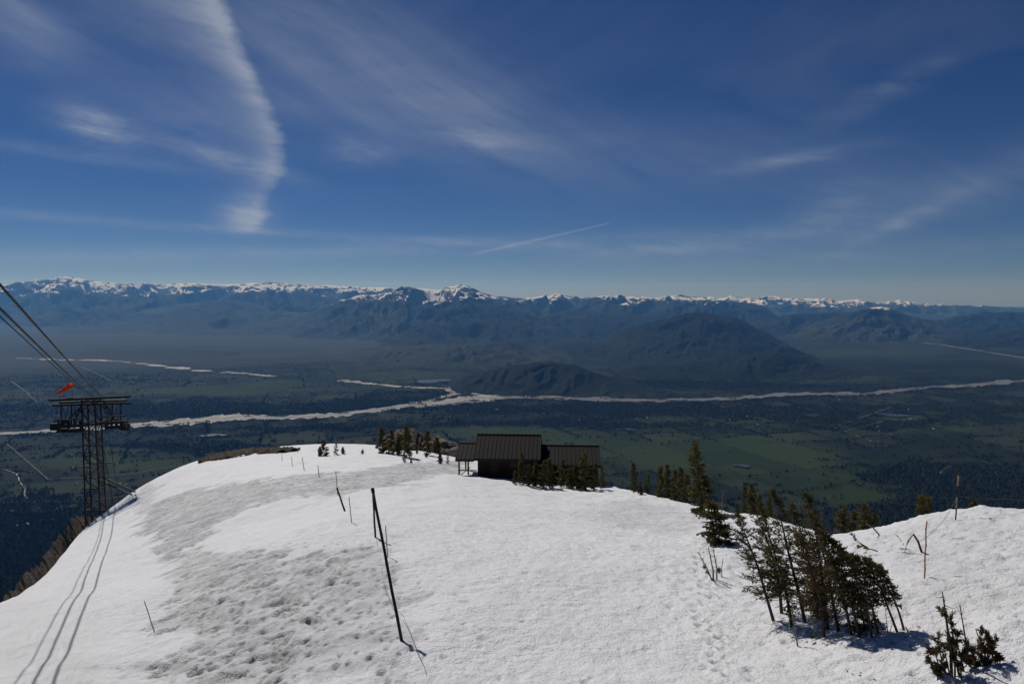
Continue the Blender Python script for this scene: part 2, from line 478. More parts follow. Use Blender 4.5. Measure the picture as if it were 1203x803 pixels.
# dirt map, in ground coordinates
def poly_mask(x, y, pts, soft):
    """signed-distance soft mask of a ground polygon given by the pixels of its corners"""
    P = np.array([hit(*p)[:2] for p in pts]); inside = np.zeros(x.shape, bool); dist = np.full(x.shape, 1e9)
    for (ax, ay), (bx, by) in zip(P, np.roll(P, -1, 0)):
        c = ((ay > y) != (by > y)) & (x < (bx - ax) * (y - ay) / (by - ay + 1e-12) + ax); inside ^= c
        t_ = np.clip(((x - ax) * (bx - ax) + (y - ay) * (by - ay)) / ((bx - ax) ** 2 + (by - ay) ** 2 + 1e-9), 0, 1)
        dist = np.minimum(dist, np.hypot(x - ax - t_ * (bx - ax), y - ay - t_ * (by - ay)))
    sd_ = np.where(inside, dist, -dist)
    return np.clip(sd_ / soft + .5, 0, 1)

def snow_field():
    az = np.radians(np.r_[np.arange(-75, -40, 1.0), np.arange(-40, 40, .135), np.arange(40, 76, 1.0)])
    u = np.r_[np.exp(np.linspace(math.log(.04), math.log(.13), 25)), np.exp(np.arange(math.log(.132), 0, .0042)), 1 + np.linspace(.004, .35, 40)]
    A, U = np.meshgrid(az, u, indexing='ij'); r = U * rs(A)
    # past the crest only some tens of metres of snow
    r = np.where(U > 1, rs(A) + (U - 1) / .35 * np.minimum(30, rs(A) * .4), r)
    x, y = np.sin(A) * r, np.cos(A) * r
    z = terrain(x, y)
    wx = fbm(x / 3.2, y / 3.2, 6, 3, .6) * 2.0; wy = fbm(x / 3.2, y / 3.2, 6, 23, .6) * 2.0
    gx, gy = x + wx, y + wy
    grey = np.maximum.reduce([
        poly_mask(gx, gy, [(185, 800), (196, 735), (200, 690), (205, 660), (232, 640), (290, 652), (360, 650), (470, 640), (478, 700), (500, 800)], .9) * .66,
        poly_mask(gx, gy, [(160, 618), (180, 590), (240, 572), (310, 562), (330, 580), (290, 596), (240, 625), (232, 650), (200, 665), (190, 640)], .9),
        poly_mask(gx, gy, [(300, 565), (400, 556), (480, 543), (548, 540), (548, 552), (470, 570), (380, 582), (300, 590), (270, 585)], 1.0) * .9,
        poly_mask(gx, gy, [(150, 590), (170, 570), (185, 575), (182, 600), (160, 608)], 1.2) * .7])
    grey = grey * np.clip(.85 + fbm(x / 2.6, y / 1.5, 4, 35, .6) * .9, .35, 1.15)
    warm = np.maximum(poly_mask(gx, gy, [(690, 590), (760, 585), (820, 605), (800, 628), (700, 615)], 2.5) * .35,
                      poly_mask(gx, gy, [(1010, 650), (1100, 612), (1203, 610), (1203, 700), (1080, 710)], 3.0) * .25)
    # dark melt lines along the ragged edge of the grey field
    edge = np.exp(-((grey - .40) / .22) ** 2) * np.clip(fbm(x / 1.3, y / .8, 4, 8) * 5 - .2, 0, 1) * (x < -6.5) * (y < 80)
    dirt = np.clip(grey * .82 + warm + edge * .6, 0, 1)
    right = np.clip((x - 3) / 5, 0, 1); near0 = np.clip(1.5 - r / 60, .3, 1)
    # relief: long swells, sun cups everywhere, footprints and pits in the trodden snow
    z = z + fbm(x / 9., y / 9., 3, 11) * .22 + fbm(x / 2.4, y / 2.4, 4, 5, .55) * (.09 + .10 * right + .05 * grey) + fbm(x / .55, y / .42, 4, 15, .65) * (.045 + .02 * right) * near0
    near = np.clip(1.25 - r / 70, .15, 1)
    cu, rid = cells(x / .62 + fbm(x, y, 2, 2) * .5, y / .62 + fbm(x, y, 2, 9) * .5, 1)
    z = z + (cu * cu * .11 - .02) * (.35 + .9 * grey + .35 * right) * near
    fp, fid = cells(x / .42 + fbm(x * .8, y * .8, 2, 4) * .4, y / .55, 5)
    trod = np.clip(poly_mask(gx, gy, [(215, 800), (240, 680), (300, 645), (440, 640), (475, 700), (500, 800)], 3.0) + .22 + .2 * right, 0, 1)
    z = z - (.05 + .19 * trod) * np.exp(-(fp / (.14 + .15 * (fid * 7 % 1))) ** 2.5) * (fid < .55 * trod) * np.clip(1.5 - r / 40, 0, 1)
    # a line of boot holes beside the right-hand trees
    for trail in [[(838, 634), (822, 662), (832, 692), (822, 722), (842, 752), (852, 803)]]:
        T_ = np.array([hit(*q) for q in trail]); sl = np.r_[0, np.cumsum(np.linalg.norm(np.diff(T_[:, :2], axis=0), axis=1))]
        for k, q in enumerate(np.arange(0, sl[-1], .42)):
            cx_ = np.interp(q, sl, T_[:, 0]) + (.13 if k % 2 else -.13) + .05 * math.sin(k * 5.1); cy_ = np.interp(q, sl, T_[:, 1]) + .06 * math.cos(k * 3.7)
            ix = np.where((np.abs(x - cx_) < .5) & (np.abs(y - cy_) < .5)); d2 = ((x[ix] - cx_) / .13) ** 2 + ((y[ix] - cy_) / .19) ** 2
            z[ix] += -.12 * np.exp(-d2 ** 1.4) + .03 * np.exp(-((np.sqrt(d2) - 1.6) / .4) ** 2)
    # scoured scarps on the ragged edge, and a worn path beside the rope line
    z = z - edge * .20
    pth = poly_mask(gx, gy, [(476, 700), (486, 690), (520, 803), (492, 803)], .5)
    z = z - pth * .05
    V = np.stack((x, y, z), -1).reshape(-1, 3)
    me = mesh('snow_slope', V, grid_faces(*x.shape), M['snow'], True, {'dirt': dirt})
    me.flip_normals() if me.polygons[len(me.polygons) // 2].normal.z < 0 else None
    link('snow_slope', me, kind='structure')
snow_field()

def mountainside():
    """the mountain's own flank, from under the snow down to the valley floor"""
    az = np.radians(np.arange(-80, 80.1, .8)); s = rs(az)
    st = np.r_[0, 5, 12, np.geomspace(25, 3600, 70)]
    A, T = np.meshgrid(az, st, indexing='ij'); S = s[:, None]
    r0 = S + np.minimum(30, S * .4) - 6
    z0 = terrain(np.sin(A) * r0, np.cos(A) * r0) - 1.2
    r = r0 + T
    z = z0 - T * .62 - np.minimum(T, 300) * .12
    x, y = np.sin(A) * r, np.cos(A) * r
    z = z + fbm(x / 160, y / 160, 5, 2) * np.minimum(T * .12, 40)
    z = np.maximum(z, -1272)
    me = mesh('mountainside', np.stack((x, y, z), -1).reshape(-1, 3), grid_faces(*x.shape)[:, ::-1], M['mountainside'], True)
    link('mountainside', me, kind='structure')
mountainside()

# ------------------------------------------------------------------ valley floor, river, roads
ZV = -1265.0
def ground(px, py, z=ZV):
    d = px_dir(px, py); return d * (z / d[2])
def clear_px(x, y, specs):
    s = 0
    for (cx, cy_, lx, ly, a) in specs:
        s = s + a * np.exp(-(((x - cx) / lx) ** 2 + ((y - cy_) / ly) ** 2))
    return s
FOREST = [(150, 482, 330, 9, 1.0), (480, 470, 110, 12, .7), (700, 482, 240, 9, .55), (950, 487, 260, 10, .55), (880, 452, 150, 6, .8), (1150, 590, 130, 45, 1.3),
          (60, 640, 170, 50, 1.3), (1120, 430, 120, 10, .8), (330, 418, 150, 9, .6), (240, 525, 140, 7, .8), (450, 500, 160, 5, .8), (700, 500, 130, 7, .6),
          (60, 450, 140, 14, .5), (1010, 502, 120, 9, .7), (330, 505, 100, 5, .6), (1080, 556, 90, 10, .7), (980, 540, 60, 6, .4), (1180, 480, 60, 14, .5), (760, 450, 300, 5, .5)]
MEADOW = [(280, 458, 80, 7, 1), (860, 535, 170, 28, 1.2), (560, 505, 90, 7, .9), (470, 441, 110, 7, .8), (330, 450, 60, 5, .6), (150, 545, 150, 10, .7), (980, 445, 80, 6, .9),
          (640, 515, 100, 8, .6), (60, 570, 110, 12, .6), (1000, 580, 130, 20, .8), (380, 540, 120, 14, .6), (440, 487, 60, 4, .6), (930, 500, 60, 4, .5), (1120, 505, 60, 6, .6), (1010, 414, 90, 6, .9), (900, 442, 80, 5, .9), (760, 494, 60, 4, .6), (860, 482, 50, 3, .6), (1050, 492, 50, 4, .7), (640, 488, 60, 4, .6), (1130, 440, 60, 5, .5), (180, 460, 70, 5, .7), (90, 474, 50, 4, .5)]
def valley_maps(x, y):
    P = np.stack((x, y, np.full(x.shape, ZV)), -1); px, py = to_px(P)
    f = clear_px(px, py, FOREST) + .55 * fbm(x / 1500, y / 900, 5, 31) + .55 * fbm(x / 330, y / 240, 4, 44, .6)
    g = clear_px(px, py, MEADOW) + .3 * fbm(x / 1200, y / 700, 4, 51)
    # land parcels: blocks of unequal fields with tree rows on some of their borders
    ca, sa = math.cos(.35), math.sin(.35); wv = fbm(x / 900, y / 900, 2, 5) * 90
    u, v = (x * ca + y * sa + wv) / 520, (-x * sa + y * ca + wv) / 380
    iu, iv = np.floor(u).astype(np.int64), np.floor(v).astype(np.int64)
    h1 = _P[(_P[iu & 1023] + iv) & 1023]; sp = (h1 % 3) == 0
    iu2 = np.where(sp, np.floor(u * 2).astype(np.int64), iu * 2); tone = _P[(_P[(iu2 + 71) & 1023] + iv * 3) & 1023] / 1023.
    bu = np.minimum(u - iu, 1 - (u - iu)) * 520; bv = np.minimum(v - iv, 1 - (v - iv)) * 380
    row = ((np.minimum(bu, bv) < 24) & (_P[(h1 + 9) & 1023] % 5 < 2)).astype(float)
    flat = np.clip((14500 - np.hypot(x, y)) / 3500, 0, 1)
    f = np.clip(f - .45 * g, 0, 1.2); f = np.maximum(f, row * .75 * flat * np.clip(1.25 - g * .9, .0, 1))
    # scrubby thickets strewn over the open land
    th = fbm(x / 140, y / 110, 4, 63, .62); f = np.maximum(f, np.clip((th - .20) * 3, 0, .8) * (1 - .75 * np.clip(g, 0, 1)) * flat)
    return f, np.clip(g, 0, 1.2), tone * flat + .5 * (1 - flat)
def valley():
    az = np.radians(np.r_[np.arange(-70, -40, 2), np.arange(-40, 40, .16), np.arange(40, 71, 2)])
    r = np.r_[np.geomspace(900, 2500, 6), np.geomspace(2600, 30000, 420), np.geomspace(31000, 74000, 24)]
    A, Rr = np.meshgrid(az, r, indexing='ij'); x, y = np.sin(A) * Rr, np.cos(A) * Rr
    z = np.full(x.shape, ZV) + fbm(x / 2500, y / 2500, 3, 61) * 6
    f, g, tone = valley_maps(x, y); sage = np.clip((Rr - 11500) / 4000, 0, 1) * np.clip(1.0 - (A + .05) * 1.3, .45, 1)
    me = mesh('valley_floor', np.stack((x, y, z), -1).reshape(-1, 3), grid_faces(*x.shape)[:, ::-1], M['valley'], True, {'forest': f * (1 - .6 * sage), 'meadow': g, 'sage': sage, 'tone': tone})
    link('valley_floor', me, kind='structure')
valley()

def ribbon(name, top, bot, mat, zoff=9.0, jag=0.0, kind='structure', n=260):
    """flat strip on the valley floor between two banks"""
    t = np.array([ground(*p) for p in top]); b = np.array([ground(*p) for p in bot])
    q = np.linspace(0, 1, n)
    def rsm(P):
        s = np.r_[0, np.cumsum(np.linalg.norm(np.diff(P, axis=0), axis=1))]; s /= s[-1]
        return np.stack([np.interp(q, s, P[:, k]) for k in range(3)], -1)
    t, b = rsm(t), rsm(b)
    w = (t - b)
    t = t + w * (fbm(q * 40, q * 0 + 3.3, 3, 12)[:, None] * jag); b = b - w * (fbm(q * 40, q * 0 + 8.1, 3, 19)[:, None] * jag)
    V = np.stack((t, b), 1).reshape(-1, 3); V[:, 2] = ZV + zoff
    return link(name, mesh(name, V, grid_faces(n, 2), mat), kind=kind)
def lane(name, pts, w, mat, zoff=10.0, jag=0.0):
    P = np.array([ground(*p) for p in pts]); n = 200; q = np.linspace(0, 1, n)
    s = np.r_[0, np.cumsum(np.linalg.norm(np.diff(P, axis=0), axis=1))]; s /= s[-1]
    C = np.stack([np.interp(q, s, P[:, k]) for k in range(3)], -1)
    d = np.gradient(C, axis=0); d[:, 2] = 0; d /= np.linalg.norm(d, axis=1)[:, None] + 1e-9
    nr = np.stack((-d[:, 1], d[:, 0], d[:, 2] * 0), -1)
    ww = w * np.clip(.85 + 2.2 * jag * fbm(q * 26, q * 0 + w * .37, 4, 14), .06, 2.2)[:, None] / 2
    if jag: C = C + nr * (w * .5 * jag * fbm(q * 14, q * 0 + 5, 3, 24))[:, None]
    V = np.stack((C + nr * ww, C - nr * ww), 1).reshape(-1, 3); V[:, 2] = ZV + zoff
    return link(name, mesh(name, V, grid_faces(n, 2), mat), kind='structure')
TOP = [(-60, 513), (0, 509), (67, 505), (153, 498), (200, 494), (243, 490), (277, 487), (300, 488), (333, 490), (367, 487), (400, 484.5), (443, 479.5),
       (490, 473.5), (520, 469.5), (546, 465.5), (583, 464.6), (613, 464.6), (666, 465.6), (726, 468), (800, 468.5), (867, 466), (910, 462), (961, 461), (1018, 461), (1055, 457),
       (1091, 453), (1135, 451), (1172, 446), (1203, 445), (1270, 441)]
BOT = [(-60, 517), (0, 512), (67, 508), (153, 503), (200, 501), (250, 497), (300, 493), (347, 493), (400, 490.5), (466, 481), (500, 478), (526, 475.5), (563, 471),
       (583, 469.6), (613, 469.6), (666, 471), (719, 473), (800, 472.5), (850, 471.5), (910, 467), (961, 465), (1018, 465), (1055, 462), (1091, 457), (1135, 456),
       (1195, 451), (1203, 449), (1270, 446)]
def cut(P, lo, hi): return [p for p in P if lo <= p[0] <= hi]
def slim(T_, B_, k):
    xs = np.linspace(max(T_[0][0], B_[0][0]), min(T_[-1][0], B_[-1][0]), 60)
    ty = np.interp(xs, [p[0] for p in T_], [p[1] for p in T_]); by = np.interp(xs, [p[0] for p in B_], [p[1] for p in B_]); m = (ty + by) / 2
    return [(x, a + (b - a) * k) for x, a, b in zip(xs, m, ty)], [(x, a + (b - a) * k) for x, a, b in zip(xs, m, by)]
M['gravel_dark'] = speckled('darker_river_bed', (.15, .135, .118), (.22, .20, .178), 1 / 160., .9, c3=(.10, .115, .12))  # darker bed colour for the right reach and far-right braids
M['channel'] = speckled('river_water', (.085, .105, .12), (.13, .15, .16), 1 / 300., .5)
ta, ba = slim(cut(TOP, -60, 600), cut(BOT, -60, 600), .86); ribbon('river', ta, ba, M['gravel'], 9, .7, n=700)
tb, bb = slim(cut(TOP, 575, 1270), cut(BOT, 575, 1270), .66); ribbon('river', tb, bb, M['gravel_dark'], 8.4, .8, n=700)
for k, (T_, B_) in enumerate(((ta, ba), (tb, bb))):
    for q in range(2):
        pts = [(t_[0], t_[1] + (b_[1] - t_[1]) * (.5 + (.26 + .14 * q) * math.sin(i * .33 + q * 2.6 + k) + .1 * math.sin(i * 1.3))) for i, (t_, b_) in enumerate(zip(T_, B_))]
        lane('river_channel', pts, 30 if q else 44, M['channel'], 9.7 + .2 * q, .5)
lane('river_braid', [(400, 447), (423, 450), (470, 454.6), (500, 456), (523, 456.5), (546, 461), (575, 466)], 130, M['gravel'], 9.4, .8)
lane('river_braid', [(440, 484), (470, 477), (505, 471), (535, 463), (533, 458), (528, 455)], 120, M['gravel'], 9.4, .8)
lane('river_braid', [(505, 478), (540, 472), (560, 473), (590, 467)], 190, M['gravel'], 9.4, .7)
lane('river_braid', [(20, 421), (70, 423), (117, 423.5), (140, 425), (167, 427.5), (200, 431.6), (233, 435.6), (252, 437)], 150, M['gravel'], 9.4, .9)
lane('river_braid', [(262, 437.6), (287, 439), (305, 441), (322, 442.6)], 120, M['gravel'], 9.4, .8)
lane('river_braid', [(1085, 403), (1108, 405.5), (1148, 412), (1202, 420.5), (1260, 428)], 120, M['gravel_dark'], 9.4, .7)
lane('river_braid', [(985, 396), (1021, 399), (1055, 403)], 80, M['gravel_dark'], 9.4, .7)
lane('road', [(8, 522), (46, 555), (56, 564), (97, 562), (150, 558), (205, 549), (300, 543)], 11, M['track'])
lane('road', [(0, 591), (60, 590.5), (100, 591), (150, 583)], 10, M['track'])
lane('creek', [(5, 552), (20, 558), (24, 568), (30, 575), (28, 582), (36, 590)], 7, M['gravel'], 9.4, .8)
lane('road', [(13, 448), (28, 459), (43, 472)], 22, M['track'])
lane('road', [(95, 431), (115, 440), (133, 449)], 24, M['track'])
lane('road', [(1009, 492), (1030, 485), (1046, 479)], 24, M['track'])
lane('road', [(833, 508), (880, 514), (934, 521)], 10, M['track'])
lane('road', [(1104, 557), (1110, 552), (1117, 548)], 16, M['track'])
lane('road', [(980, 510), (1010, 503), (1040, 495)], 14, M['track'])
for i, (px, py, a, b) in enumerate([(508, 448, 220, 190), (250, 512, 90, 60), (735, 505, 90, 35), (872, 548, 50, 40), (1050, 488, 150, 90)]):  # the two smallest are gravel lots, coloured like the ponds
    c = ground(px, py); k = 22; th = np.linspace(0, 2 * np.pi, k, endpoint=False)
    rr = 1 + .28 * np.sin(th * 2 + i) + .16 * np.sin(th * 3 + i * 2)
    V = np.stack((c[0] + a * rr * np.cos(th), c[1] + b * rr * np.sin(th), np.full(k, ZV + 9.8)), -1)
    link('pond_and_lot', mesh('pond_and_lot', np.r_[V], [list(range(k))], M['pond_lot']), kind='structure')

# ------------------------------------------------------------------ far mountains
def range_(name, crest, D, front, back, mat, spur=900., amp=.42, jag=18., seed=0, nv=90, nu=None, pf=1.15, base=ZV - 12, det=.06):
    """a ridge: crest line through the given skyline points, spurs and gullies running down both flanks"""
    crest = sorted(crest); xs = np.array([c[0] for c in crest], float); ys = np.array([c[1] for c in crest], float)
    Ds = np.array([c[2] if len(c) > 2 else D for c in crest], float)
    nv = int(nv * .72); nu = nu or int(min(620, max(120, (xs[-1] - xs[0]) * .95)))
    px = np.linspace(xs[0], xs[-1], nu); py = np.interp(px, xs, ys); Dd = np.interp(px, xs, Ds)
    C = np.array([at(a, b, d) for a, b, d in zip(px, py, Dd)])
    s = np.r_[0, np.cumsum(np.hypot(np.diff(C[:, 0]), np.diff(C[:, 1])))]
    C[:, 2] += (fbm(s / (spur * .35), s * 0 + seed, 4, seed + 70) - .5 * np.abs(fbm(s / (spur * .16), s * 0 + seed, 3, seed + 75))) * jag * 1.5
    C[:, 2] = np.maximum(C[:, 2], base + 5)
    q_ = np.linspace(0, 1, nu); win = np.clip(np.minimum(q_, 1 - q_) / .10, 0, 1); win = win * win * (3 - 2 * win)
    C[:, 2] = base + 4 + (C[:, 2] - base - 4) * win
    d = C[:, :2] / np.linalg.norm(C[:, :2], axis=1)[:, None]
    v = np.r_[-np.linspace(1, 0, nv)[:-1] ** 1.25 * front, np.linspace(0, 1, nv // 3) * back]
    f = np.where(v < 0, -v / front, v / back)
    # the crest line wanders in plan
    wob = fbm(s / (spur * 2.2), s * 0 + 1.7, 3, seed + 5) * front * .10
    X = C[:, 0][:, None] + d[:, 0][:, None] * (v[None] + wob[:, None]); Y = C[:, 1][:, None] + d[:, 1][:, None] * (v[None] + wob[:, None])
    h = np.maximum(C[:, 2] - base, 1)[:, None]
    pr = np.clip(1 - f, 0, 1)[None] ** pf
    S = np.broadcast_to(s[:, None], X.shape); Vv = np.broadcast_to(v[None], X.shape)
    wx = fbm(S / (spur * 1.6), Vv / (spur * 1.6), 3, seed + 9) * 1.1
    rg = ridged(S / spur + wx, Vv / (spur * 2.6) + .5 * wx, 5, seed, .5)
    fz = np.clip((np.broadcast_to(f[None], X.shape) - .02) / .12, 0, 1); env = np.clip(pr * (1 - pr) * 4, 0, 1) ** .6 * fz * fz * (3 - 2 * fz); rg = np.minimum(rg, 1.35)
    Z = base + h * pr + h * amp * (rg - .75) * env + h * det * fbm(S / (spur * .22), Vv / (spur * .22), 4, seed + 30) * env
    Z = np.maximum(Z, base - 2)
    V = np.stack((X, Y, Z), -1).reshape(-1, 3)
    me = mesh(name, V, grid_faces(*X.shape), mat, True)
    if me.polygons[len(me.polygons) // 3].normal.z < 0: me.flip_normals()
    return link(name, me, kind='structure')

LM_high = land_material('high_range', 20., 300.)
LM_peak = land_material('peak_range', -230., 300.)
LM_mid = land_material('second_range', -300., 260.)
LM_far = land_material('far_range', -680., 300.)
LM_hill = land_material('foothills', None, gl=-500.)
LM_dark = land_material('wooded_hills', None, forest=(.006, .009, .006), grass=(.015, .019, .010), gl=-900.)
LM_king = land_material('snow_streaked_hill', -420., 240.)
# farthest blue ridge line
range_('mountain_range', [(-120, 352), (300, 352), (560, 352), (640, 349), (668, 350), (760, 350), (830, 352), (980, 356), (1100, 359), (1203, 361), (1330, 362)], 62000, 9000, 6000, LM_far, 3200, .3, 120, 3, 40, 300)
# snow-capped range on the left
range_('mountain_range', [(-140, 340), (-60, 336), (0, 334), (20, 331), (60, 328), (70, 325.5), (78, 325), (92, 327.5), (104, 329), (120, 331.5), (150, 333), (200, 333.5),
       (225, 332.5), (260, 334), (300, 333), (320, 331.5), (345, 333.5), (380, 334), (400, 336), (430, 337), (455, 338), (480, 341), (540, 345), (640, 352), (700, 362)], 36000, 13000, 6000, LM_high, 2300, .36, 26, 11, 120, 620)
# foothill shoulder under it
range_('foothill', [(-140, 390), (-40, 384), (60, 378), (120, 370), (170, 364), (220, 356), (260, 352), (300, 356), (350, 362), (400, 366), (450, 372), (520, 384), (600, 398)], 29000, 9000, 5000, LM_hill, 2400, .35, 50, 17, 90, 420)
# the central peak
range_('mountain_peak', [(310, 392), (345, 376), (380, 360), (400, 352), (425, 346), (446, 345), (462, 340), (472, 337), (480, 335.5), (492, 338), (505, 340), (515, 340.5), (524, 337), (533, 335.5), (541, 333.5), (550, 336), (560, 340),
       (575, 346), (590, 350), (605, 352), (620, 356), (660, 372)], 27000, 8500, 5000, LM_peak, 1500, .38, 26, 23, 110, 420)
range_('wooded_mountain', [(410, 398), (450, 386), (480, 376), (505, 366), (530, 358), (550, 355), (575, 358), (610, 365), (635, 372), (660, 382), (690, 396), (720, 408)], 22500, 6200, 3800, LM_dark, 1300, .30, 40, 29, 90, 360)
# second snowy summit and the ridges running right
range_('mountain_range', [(560, 360), (600, 352), (625, 350), (640, 347.5), (652, 344.5), (665, 347), (685, 350), (700, 349), (715, 348), (728, 346.5), (745, 348), (770, 350), (795, 347),
       (810, 350), (840, 352), (880, 356), (930, 364)], 31000, 9000, 4500, LM_mid, 1700, .44, 18, 37, 90, 420)
range_('mountain_range', [(740, 354), (790, 348), (800, 347), (812, 349), (826, 348), (842, 350), (858, 347), (872, 349), (890, 350), (905, 347.5), (925, 350), (945, 351), (962, 350), (985, 353),
       (1010, 352), (1022, 355), (1050, 353), (1062, 353), (1090, 357), (1130, 358), (1170, 360), (1203, 362), (1290, 364)], 44000, 9000, 5000, LM_far, 2000, .44, 90, 41, 80, 420)
range_('wooded_mountain', [(560, 386), (600, 376), (640, 370), (665, 364), (700, 366), (740, 368), (775, 372), (800, 376), (840, 384), (900, 398), (940, 408)], 24500, 7000, 3800, LM_dark, 1500, .30, 40, 43, 80, 380)
range_('wooded_mountain', [(690, 412), (720, 396), (745, 383), (765, 378), (790, 372), (805, 368), (825, 367), (845, 370), (862, 372), (885, 382), (905, 392), (920, 402), (935, 411), (950, 416)], 16500, 4200, 3000, LM_dark, 1000, .20, 22, 47, 90, 300)
range_('wooded_hill', [(730, 420), (755, 404), (775, 399), (800, 397), (820, 397), (840, 404), (860, 416), (880, 421)], 14300, 1700, 1500, LM_dark, 700, .26, 14, 53, 60, 160)
range_('wooded_hill', [(880, 425), (900, 412), (915, 408), (930, 407.5), (945, 414), (965, 423), (990, 428)], 13200, 1500, 1400, LM_dark, 600, .40, 10, 59, 50, 120)
# snow-streaked ski hill and the ridges round it
range_('snow_streaked_mountain', [(880, 408), (920, 394), (955, 380), (985, 370), (1005, 365), (1022, 361), (1036, 360), (1052, 364), (1070, 371), (1095, 380), (1130, 392), (1175, 406)], 23000, 6200, 3600, LM_king, 1200, .30, 20, 61, 90, 280)
range_('wooded_mountain', [(850, 392), (890, 376), (930, 369), (965, 367), (1000, 368), (1060, 372), (1100, 376), (1150, 384)], 26000, 6000, 3800, LM_dark, 1600, .40, 30, 67, 60, 280)
range_('wooded_mountain', [(1040, 396), (1090, 380), (1120, 372), (1150, 368), (1180, 366), (1210, 367), (1260, 366), (1330, 372)], 27000, 7000, 4000, LM_dark, 1700, .40, 40, 71, 70, 260)
range_('wooded_hill', [(1060, 412), (1110, 398), (1150, 391), (1190, 388), (1240, 386), (1330, 392)], 19000, 4200, 3000, LM_dark, 1200, .38, 25, 73, 60, 240)
# low rolling hills behind the river plain
range_('rolling_hill', [(380, 428), (405, 415), (440, 411), (480, 408), (530, 405.5), (580, 402), (600, 402), (625, 408), (660, 412), (690, 420), (705, 424)], 14200, 2600, 2600, LM_hill, 650, .42, 10, 79, 70, 320)
range_('rolling_hill', [(600, 425), (630, 410), (660, 404), (690, 402), (730, 404), (770, 410), (820, 418), (860, 425)], 15400, 2200, 2600, LM_dark, 700, .42, 12, 83, 60, 260)
range_('butte', [(515, 455), (535, 446), (560, 438), (585, 432), (610, 428), (632, 425.5), (650, 425), (672, 428), (690, 434), (710, 441), (735, 449), (760, 456), (800, 460)], 9300, 900, 1300, LM_dark, 520, .22, 8, 89, 70, 300)
range_('butte', [(690, 444), (720, 436), (750, 430), (790, 429), (820, 424), (850, 420), (880, 416), (910, 412), (940, 418), (965, 427), (1000, 434), (1040, 440)], 11000, 1300, 1600, LM_dark, 620, .24, 9, 97, 60, 320)
range_('rolling_hill', [(-100, 428), (0, 421), (60, 416), (120, 413), (200, 410), (260, 412), (320, 418), (380, 424)], 14600, 1700, 2600, LM_hill, 800, .30, 6, 101, 40, 300, base=ZV - 3)

# ------------------------------------------------------------------ valley woods: tens of thousands of small crowns, one mass
def valley_trees(n=520000):
    rng = np.random.default_rng(3)
    az = R(-39) + rng.random(n) * R(78); r = 2700 * (13000 / 2700) ** (rng.random(n) ** .9)
    x, y = np.sin(az) * r, np.cos(az) * r
    f, g, _t = valley_maps(x, y)
    p = np.clip((f - .30) * 2.2, 0.003, 1) * (1 - .6 * np.clip(g, 0, 1))
    # trees keep off the river bed
    T = np.array([ground(*q)[:2] for q in TOP]); B = np.array([ground(*q)[:2] for q in BOT])
    ta, tr = np.arctan2(T[:, 0], T[:, 1]), np.hypot(*T.T); ba, br = np.arctan2(B[:, 0], B[:, 1]), np.hypot(*B.T)
    inr = (r < np.interp(az, ta, tr) - 15) & (r > np.interp(az, ba, br) + 15)
    bank = np.exp(-((r - np.interp(az, ba, br) + 120) / 130) ** 2) * (fbm(x / 350, y / 350, 3, 91) > .05)
    p = np.clip(p + bank * .9, 0, 1)
    isl = fbm(x / 420, y / 260, 3, 77) > .22
    k = (rng.random(n) < np.where(inr & isl, .8, p)) & ~(inr & ~isl); x, y = x[k], y[k]; n = len(x)
    h = 7 + 13 * rng.random(n) ** 1.6; w = h * (.38 + .35 * rng.random(n)); a0 = rng.random(n) * 6.28
    V = np.zeros((n, 4, 3))
    for i in range(3):
        a = a0 + i * 2.094
        V[:, i, 0] = x + w * np.cos(a); V[:, i, 1] = y + w * np.sin(a); V[:, i, 2] = ZV + h * .15
    V[:, 3, 0] = x + w * .3 * np.sin(a0 * 3); V[:, 3, 1] = y; V[:, 3, 2] = ZV + h
    V[:, :, 2] += 4
    fc = np.array([(0, 1, 3), (1, 2, 3), (2, 0, 3)])
    Fc = (fc[None] + 4 * np.arange(n)[:, None, None]).reshape(-1, 3)
    o = link('valley_woodland', mesh('valley_woodland', V.reshape(-1, 3), Fc, M['tree_far']), kind='stuff')
    tag(o, 'dark woodland scattered over the valley floor along the river', 'woodland')
    return n
print('valley trees', valley_trees())

def houses():
    hb = MB(); w, l, h, rf = 7., 11., 6., 5.
    v = [(-w, -l, 0), (w, -l, 0), (w, l, 0), (-w, l, 0), (-w, -l, h), (w, -l, h), (w, l, h), (-w, l, h), (0, -l, h + rf), (0, l, h + rf)]
    hb.add(v, [(0, 1, 5, 8, 4), (2, 3, 7, 9, 6), (1, 2, 6, 5), (3, 0, 4, 7)])
    ov = 1.2
    hb.add([(-w - ov, -l - ov, h - .8), (0, -l - ov, h + rf + .4), (0, l + ov, h + rf + .4), (-w - ov, l + ov, h - .8), (w + ov, -l - ov, h - .8), (w + ov, l + ov, h - .8)],
           [(0, 1, 2, 3), (1, 4, 5, 2)])
    me = hb.data('valley_house', M['house'])
    rng = random.Random(12)
    spots = [(700 / 2.985 + 800, 497)]
    for cx, cy_, sx, sy, k in ((30, 470, 30, 14, 5), (160, 470, 60, 10, 9), (120, 560, 60, 25, 8), (560, 487, 90, 8, 8), (720, 492, 60, 8, 8), (850, 490, 60, 8, 10),
                               (1040, 502, 70, 12, 14), (1090, 490, 60, 10, 6), (330, 470, 40, 6, 5), (930, 470, 60, 5, 4), (260, 440, 30, 5, 3), (20, 610, 25, 14, 4)):
        for _ in range(k): spots.append((rng.gauss(cx, sx * .6), rng.gauss(cy_, sy * .6)))
    for px, py in spots:
        g_ = ground(px, max(py, 436)); o = link('valley_house', me, loc=(g_[0], g_[1], ZV + 7)); o.rotation_euler.z = rng.random() * 3.1; o.scale = [rng.uniform(.45, .95)] * 3
        tag(o, 'tiny pale house seen as a speck on the far valley floor', 'house', 'houses scattered over the valley floor')
houses()


